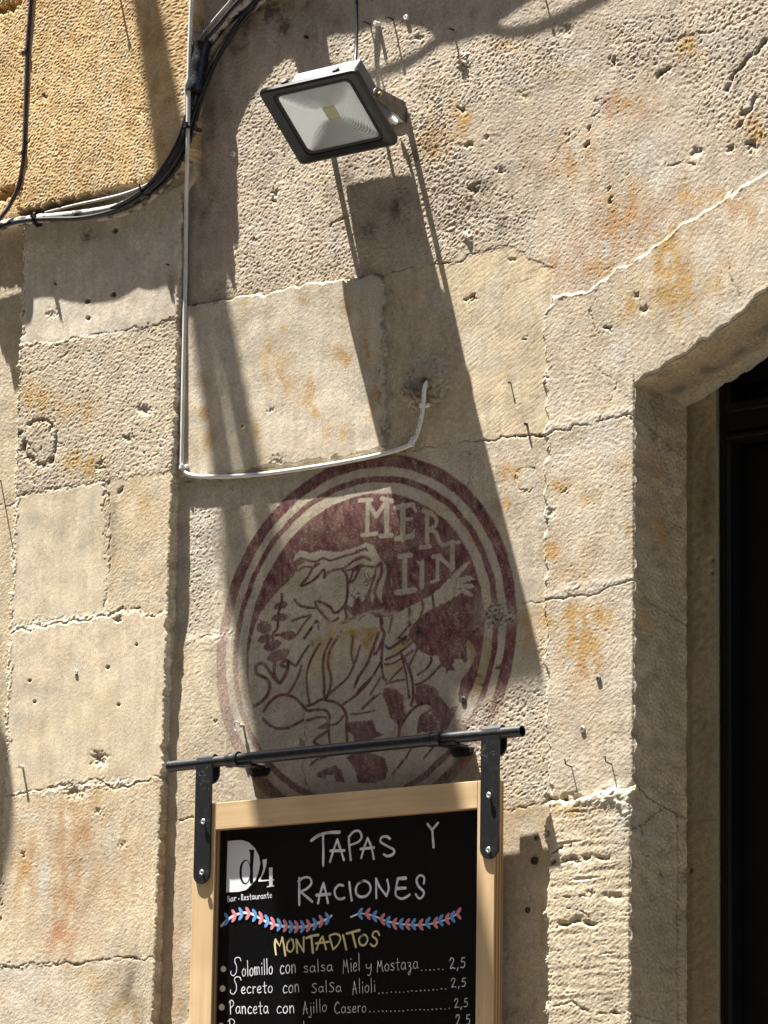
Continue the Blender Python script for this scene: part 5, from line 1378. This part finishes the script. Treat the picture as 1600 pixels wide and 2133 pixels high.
# white cable down the pier and round to the hole
wc = run([(404, -60, .0350), (399, 0, .0350), (394, 130, .0350), (392, 240, .0350), (390, 330, .0340), (389, 375, .026), (388, 440, .009), (386, 600, .0070), (382, 800, .0070), (379.5, 940, .0065), (379, 968, .0065), (384, 982, .0060), (398, 990, .0055), (430, 993, .0052), (500, 991.5, .0052), (560, 986, .0052),
          (640, 975, .0052), (720, 962, .0052), (800, 945, .0052), (845, 931, .0052), (862, 918, .0052), (873, 892, .0056), (880, 860, .0085), (883, 830, .0135), (884, 812, .0175), (888, 799, .014), (894, 794, .000)])
whc = empty('power_cable', tuple(wc[40]), 'white power cable running down beside the pier and along the ledge into the hole', 'cable')
b = MB(); b.tube(wc, .0036, 12); b.build('sheath', M['cable_white'], whc, True)
def clip(px_, py_, h, vertical):
    p = W(px_, py_, h); b = MB()
    a = EZ if vertical else EX; c = EX if vertical else EZ
    b._lathe(p-a*.003, a, [(0, .0030), (0, .0056), (.006, .0056), (.006, .0030)], 14)
    s_ = 1 if vertical else 1
    b.box(p+c*.0075*s_+EY*.002, (a, c, EY), (.003, .0035, .0035), .001)
    o = b.build('cable_clip', M['white_plastic'], whc); return o
clip(380, 973, .0066, True); clip(858, 924, .0052, False); clip(881, 845, .0112, True)
b = MB()
for k in range(9):
    p = np.array(wc[-40+k*3]); d = np.array(wc[-39+k*3])-p
    b.box(p-EY*.0041+EX*.0004, (d/np.linalg.norm(d), np.cross(d/np.linalg.norm(d), EY), EY), (.0016, .0005, .00015))
b.build('printed_marks', M['cable_print'], whc)

# dusty cable at the far left
lc = run([(70, -60, 0.0335), (65, 0, 0.0335), (60, 60, 0.0335), (57, 110, 0.0335), (54, 210, 0.0335), (51, 300, 0.0335), (47, 345, 0.0335), (38, 390, 0.0335), (24, 420, 0.0335), (8, 445, .040), (-8, 462, .040), (-60, 490, .04)])
dlc = empty('dusty_cable', tuple(lc[30]), 'dusty dark brown cable hanging down the left edge of the ochre block', 'cable')
b = MB(); b.tube(lc, .0040, 10); b.build('sheath', M['cable_dusty'], dlc, True)
for i_, (x_, y_) in enumerate(((57, 106), (50.5, 317))):
    b = MB(); p = W(x_, y_, .0335); ring_at(b, p, EZ, .0036, .0018, .0026); b.box(p-EX*.008+EY*.002, (EX, EZ, EY), (.006, .0026, .002)); b.build('cable_clip', M['tie'], dlc)

# the old pipe and what is strapped to it
GRP = 'cables strapped along the ochre block'
PI = [(-60, 490, .026), (-10, 474, .026), (30, 463, .026), (80, 455, .026), (140, 449, .026), (200, 441, .026), (245, 431, .026), (285, 412, .027), (322, 382, .030), (352, 345, .034), (376, 300, .033), (393, 255, .026), (403, 210, .021), (409, 160, .017), (424, 112, .014), (450, 68, .012), (490, 28, .012), (535, -10, .012), (590, -45, .012), (660, -85, .012)]
def shift(L_, f): return [(x+f(i)[0], y+f(i)[1], h+f(i)[2]) for i, (x, y, h) in enumerate(L_)]
cable('conduit_pipe', PI, .0082, M['pipe'], 'thick old conduit pipe with flaking white paint under the ochre block', 'pipe', GRP, k=8, n=14)
cable('beige_pipe', [(205, 455, .022), (250, 446, .022), (292, 428, .023), (330, 398, .025), (362, 358, .028), (388, 305, .025), (404, 255, .021), (410, 215, .018), (416, 165, .014), (436, 118, .011), (468, 76, .009), (505, 38, .009), (545, 2, .009), (590, -30, .009), (660, -70, .009)], .0058, M['pipe_beige'], 'beige peeling pipe bending up at the corner of the ochre block', 'pipe', GRP, k=8, n=12)
cable('bundled_cable', [(-60, 492, .0325), (-15, 480, .0325), (20, 466, .0325), (60, 458.5, .0330), (110, 456, .0345), (160, 455, .0345), (205, 448, .0338), (250, 434, .0330), (288, 413, .0345), (322, 387, .039), (352, 354, .041), (377, 312, .038), (394, 268, .031), (408, 225, .026), (425, 180, .020), (447, 130, .016), (470, 88, .015), (497, 45, .014), (530, 3, .013), (560, -36, .013)], .0037, M['cable_black'], 'glossy black cable sagging in front of the flaking pipe', 'cable', GRP, k=8)
cable('bundled_cable', [(300, 405, .038), (330, 375, .040), (358, 335, .042), (378, 292, .040), (390, 250, .034), (400, 215, .028), (408, 185, .023), (414, 160, .020), (420, 130, .018)], .0030, M['cable_black'], 'short black cable squeezed inside the bundle at the corner', 'cable', GRP, k=8)
cable('bundled_cable', [(95, 443, .030), (150, 429, .031), (205, 417, .032), (255, 405, .033), (300, 388, .035), (335, 364, .037), (362, 330, .040), (380, 290, .038), (387, 240, .036), (387, 180, .035)], .0026, M['cable_grey'], 'thin grey cable leaving the top of the flaking pipe', 'cable', GRP, k=8)
cable('bundled_cable', [(402, 140, .022), (407, 98, .020), (422, 72, .019), (444, 44, .019), (470, 14, .017), (500, -18, .017), (560, -60, .017)], .0024, M['cable_grey'], 'thin pale cable curving along the upper left edge of the taped bundle', 'cable', GRP, k=8)
cable('bundled_cable', [(420, 105, .021), (434, 78, .019), (458, 50, .019), (485, 18, .018), (520, -20, .018)], .0050, M['cable_black'], 'thick black cable above the wrapped tape', 'cable', GRP, k=8)
cable('bundled_cable', [(232, 434, .033), (262, 420, .036), (296, 397, .038), (328, 364, .041), (354, 326, .042), (374, 286, .040), (386, 246, .036), (397, 208, .030), (404, 180, .025), (412, 150, .021)], .0034, M['cable_black'], 'matt black cable on the inner side of the bend below the ochre block', 'cable', GRP, k=8)
cable('bundled_cable', [(318, 402, .030), (350, 374, .032), (379, 330, .031), (399, 282, .026), (412, 236, .021), (424, 192, .017), (441, 148, .014), (464, 104, .012), (492, 62, .012), (524, 22, .012), (556, -14, .012), (600, -50, .012)], .0034, M['cable_black'], 'slack black cable on the outer side of the bend at the corner', 'cable', GRP, k=8)
cable('bundled_cable', [(404, 285, .024), (408, 250, .022), (413, 218, .019), (420, 180, .017), (428, 140, .016)], .0040, M['pipe_beige'], 'short scuffed pipe stub below the wrapped tape', 'pipe', GRP, k=8)
tp = run([(404, 192, .030), (410, 160, .026), (416, 125, .022), (422, 90, .020)], 10)
b = MB(); b.tube(tp, [.0150+.0007*math.sin(.45*i) for i in range(len(tp))], 20)
tag(b.build('tape_wrap', M['tape'], None, True, tuple(tp[10])), 'lumpy black insulating tape wrapped round the cable bundle', 'tape')
TG = 'black cable ties on the pipes'
for (x_, y_, h_, r_, d_), lb in (((78, 457, .027, .0125, EX), 'black cable tie near the left end of the flaking pipe'), ((305, 402, .029, .0130, EX-.8*EZ*-1), 'black cable tie at the start of the pipe bend below the ochre block'),
                                 ((401, 268, .028, .0150, EZ+.25*EX), 'black cable tie around the bundle at the corner of the ochre block'), ((404, 190, .023, .0120, EZ), 'black cable tie at the lower end of the wrapped tape')):
    b = MB(); p = W(x_, y_, h_); ring_at(b, p, d_, r_, .0012, .0020)
    dd = d_/np.linalg.norm(d_)
    b.box(p-EY*(r_+.002)+.3*r_*EZ, (dd, np.cross(dd, EY), EY), (.0026, .0032, .002))
    b.tube([p-EY*(r_+.002)+.3*r_*EZ, p-EY*(r_+.006)+.9*r_*EZ], .0009, 6)
    tag(b.build('cable_tie', M['tie'], None, False, tuple(p)), lb, 'cable tie', TG)
# cable that feeds the floodlight
cable('lamp_cable', [(748, -70, .016), (744, -20, .016), (742.5, 20, .018), (743, 60, .022), (742, 100, .030), (740, 135, .044), (742, 175, .05)], .0032, M['cable_black'], 'thin black cable dropping into the top of the floodlight', 'cable', None)

# runs above the picture; they throw the wavy shadows across the wall
def from_shadow(pts, k=6):
    """pts: (x, y, h): shadow falls at photo pixel x, y for a run h in front of the wall"""
    o = []
    for x, y, h in spline(pts, k):
        w = W(x, y); o.append((w[0]-KX*h, -h, w[2]+KZ*h))
    return o
HIGH = 'cable runs above the floodlight'
def high(pts, r, label, mat='cable_black'):
    p = from_shadow(pts); b = MB(); b.tube(p, r, 10)
    tag(b.build('wall_cable', M[mat], None, True, tuple(p[len(p)//2])), label, 'cable', HIGH)
high([(470, 190, .040), (505, 130, .040), (530, 118, .040), (560, 112, .040), (590, 108, .040), (622, 116, .040), (660, 129, .040), (700, 138, .040), (736, 147, .040), (790, 146, .040), (830, 131, .040), (870, 108, .040), (900, 86, .040), (935, 64, .040), (965, 59, .040), (1010, 62, .040), (1060, 71, .040), (1110, 70, .040), (1150, 58, .040), (1200, 36, .040), (1260, 0, .040), (1320, -40, .040), (1500, -120, .040)], .0019, 'thin black cable sagging in waves above the floodlight')
high([(380, 60, .034), (440, 45, .034), (520, 38, .034), (600, 28, .034), (645, 30, .034), (700, 22, .034), (745, 10, .034), (790, -6, .034), (830, -4, .034), (880, 14, .034), (915, 42, .034), (950, 40, .034), (1000, 20, .034), (1060, -6, .034), (1120, -42, .034), (1180, -80, .034), (1300, -150, .034)], .0060, 'thicker black cable above the thin wavy one')
high([(380, -40, .05), (520, -50, .05), (700, -60, .05), (850, -70, .05), (950, -50, .05), (1050, -80, .05), (1150, -130, .05), (1300, -210, .05)], .0095, 'topmost thick cable of the runs above the floodlight', 'cable_dusty')
b = MB(); p = W(615, -44, .0); b._lathe(p, -EY, [(0, .036), (.02, .036), (.03, .030), (.034, .018), (.035, 0)], 24)
tag(b.build('junction_box', M['white_plastic'], None, True, tuple(p)), 'round white junction box at the top edge above the floodlight', 'junction box')

# unseen slab and arms high up, added to cast the shadow across the roundel
ZC = 2.75
can = empty('shadow_caster_slab', (-.9, 0, ZC), 'unseen dark slab on two arms high above the pier, added to cast a shadow', 'canopy')
b = MB(); b.box((-.882, -.56, ZC), (EX, EY, EZ), (.203, .118, .006)); b.build('slab', M['caster_paint'], can)
b = MB(); b.box((-.979, -.2215, ZC), (EX, EY, EZ), (.0215, .2205, .006)); b.build('arm', M['black_paint'], can)
b = MB()
pts = [(-1.0009, -.25), (-1.0009, -.385), (-1.016, -.4415), (-1.067, -.4415), (-1.050, -.40), (-1.014, -.33), (-1.0025, -.25)]
b.prism([(x, y, ZC-.005) for x, y in pts], EZ, .010); b.build('arm', M['black_paint'], can)
b = MB(); b.box((-.975, -.003, ZC), (EX, EZ, EY), (.05, .05, .003), .001); b.build('wall_plate', M['black_paint'], can)

# unseen oval disc, added only to cast the curved shadow at the left edge
hs = .20
c0 = W(-170, 1830, PH)
cs = np.array([c0[0]-KX*hs, -hs, c0[2]+KZ*hs])
rs = empty('shadow_caster_oval', tuple(cs), 'unseen dark oval disc on a bracket left of the pier, added to cast a shadow', 'sign')
b = MB()
n_ = 40
oval = [(cs[0]+.235*math.cos(t), cs[1], cs[2]+.285*math.sin(t)) for t in np.linspace(0, 2*math.pi, n_, endpoint=False)]
b.prism(oval, EY, .012); b.build('face', M['caster_paint'], rs)
b = MB(); b.tube([np.array((cs[0], .0, cs[2]+.33)), np.array((cs[0], -hs-.01, cs[2]+.33))], .006, 10); b.build('bracket', M['black_paint'], rs)
for sx in (-.05, .05):
    b = MB(); b.tube([np.array((cs[0]+sx, cs[1]+.006, cs[2]+.33)), np.array((cs[0]+sx, cs[1]+.006, cs[2]+.27))], .0025, 8); b.build('hanger', M['black_paint'], rs)

# ------------------------------------------------------------------ nails, hooks and plugs in the stone
def small(name, mat, label, cat, b, p, smooth=True): return tag(b.build(name, M[mat], None, smooth, tuple(p)), label, cat)
def nail(x, y, h0, L_, r, label, head=.003, tilt=(0, 0), mat='nail'):
    p = W(x, y, h0); d = np.array([tilt[0], -1., tilt[1]]); d /= np.linalg.norm(d); b = MB()
    pr = [(-.004, r), (L_, r)]+([(L_, head), (L_+.0012, head*.95), (L_+.0014, 0)] if head > 0 else [(L_, 0)])
    b._lathe(p, d, pr, 10); return small('nail', mat, label, 'nail', b, p)
nail(2, 1002, 0, .028, .0014, 'long nail in the far left strip of the pier', .0042)
nail(47, 1598, PH, .0075, .0024, 'short pin near the lower left edge of the pier', .0030, mat='zinc')
nail(1064, 798, 0, .0045, .0012, 'small nail in the smooth block above the roundel', .002)
nail(1098, 884, 0, .006, .0022, 'worn stub in the joint right of the cable hole', .002)
nail(818, 40, 0, .014, .0016, 'nail in shade above the floodlight', .0035)
nail(944, 62, 0, .012, .0016, 'nail right of the floodlight near the thin shadow band', .0035)
nail(770, 50, 0, .018, .0016, 'tall nail just above the housing of the floodlight', .003)
nail(1138, -2, 0, .010, .0016, 'nail at the top edge of the wall right of the floodlight', .003)
nail(250, -6, PH+.018, .014, .0020, 'peg at the top of the ochre block', .004)
nail(640, 78, 0, .006, .0030, 'short stub between the cable bundle and the floodlight', .0)
nail(352, 552, PH, .0065, .0012, 'small nail at the right edge of the pier below the pipe', .002)
nail(117, 592, PH, .003, .0018, 'tiny nail below the curved pipe shadow on the pier', .002)
def hooknail(x, y, label):
    p = W(x, y, .004); b = MB()
    b.tube(spline([p+EY*.008, p-EY*.003, p-EY*.0095+EZ*.0008, p+np.array((-.0010, -.0125, .0016)), p+np.array((-.0025, -.0135, .0040)), p+np.array((-.0032, -.0135, .0105))], 4), .0011, 8)
    return small('bent_nail', 'nail', label, 'nail', b, p)
hooknail(1191, 1597, 'bent nail in the door surround, left of two above the joint')
hooknail(1275, 1592, 'bent nail in the door surround, right of two near the jamb edge')
p = W(508, 1512); b = MB()
b._lathe(p, -EY, [(-.003, .0022), (.006, .0022), (.006, .0036), (.0075, .0036), (.0078, .0015)], 10)
b.tube(spline([p-EY*.0075, p+np.array((-.001, -.011, .003)), p+np.array((-.006, -.012, .0055)), p+np.array((-.0105, -.012, .001)), p+np.array((-.0095, -.012, -.006)), p+np.array((-.006, -.012, -.009))], 5), .0011, 8)
small('cup_hook', 'zinc', 'small white metal hook on the lower left ring of the roundel', 'hook', b, p)
def plug(x, y, h0, ro, ri, mat, label, cat, L_=.0016):
    p = W(x, y, h0); b = MB(); b._lathe(p, -EY, [(-.004, ro), (L_, ro), (L_+.0004, ro*.9), (L_+.0004, ri), (-.002, ri), (-.002, 0)], 18); small(cat.replace(' ', '_'), mat, label, cat, b, p)
plug(965, 1457, .0003, .0052, .0024, 'lamp_steel', 'grey wall plug at the right edge of the roundel above the rail', 'wall plug', .0007)
plug(507, 888, .0055, .0052, .0026, 'yellow_plastic', 'yellowed wall plug in the pale ochre-spotted block', 'wall plug', .0035)
plug(846, 36, .0005, .0042, .0018, 'white_plastic', 'white wall plug at the top right of the floodlight', 'wall plug')
plug(1114, 1793, .0008, .0062, .0030, 'nail', 'large dark eyelet plug in shade right of the menu board', 'wall plug', .002)
plug(1118, 1746, .0008, .0040, .0018, 'lamp_steel', 'small screw eyelet just above the large eyelet by the board', 'wall plug')
plug(1247, 1414, .0048, .0042, .0018, 'lamp_steel', 'grey plug below the rust stain on the door surround', 'wall plug')
plug(1214, 1519, .0046, .0045, .0020, 'zinc', 'worn pale plug in the door surround above the bent nails', 'wall plug')
plug(1100, 1896, .0008, .0045, .0020, 'nail', 'dark plug with a groove low beside the menu board', 'wall plug')
plug(158, 1400, PH, .0036, .0018, 'white_plastic', 'pale plug in the smooth middle block of the pier', 'wall plug', .0008)
plug(485, 320, .001, .0042, .0018, 'white_plastic', 'pale plug in the rough stone left of the floodlight', 'wall plug', .0008)
plug(787, 50, .001, .0034, .0010, 'white_plastic', 'white anchor stub above the floodlight housing', 'wall plug', .008)
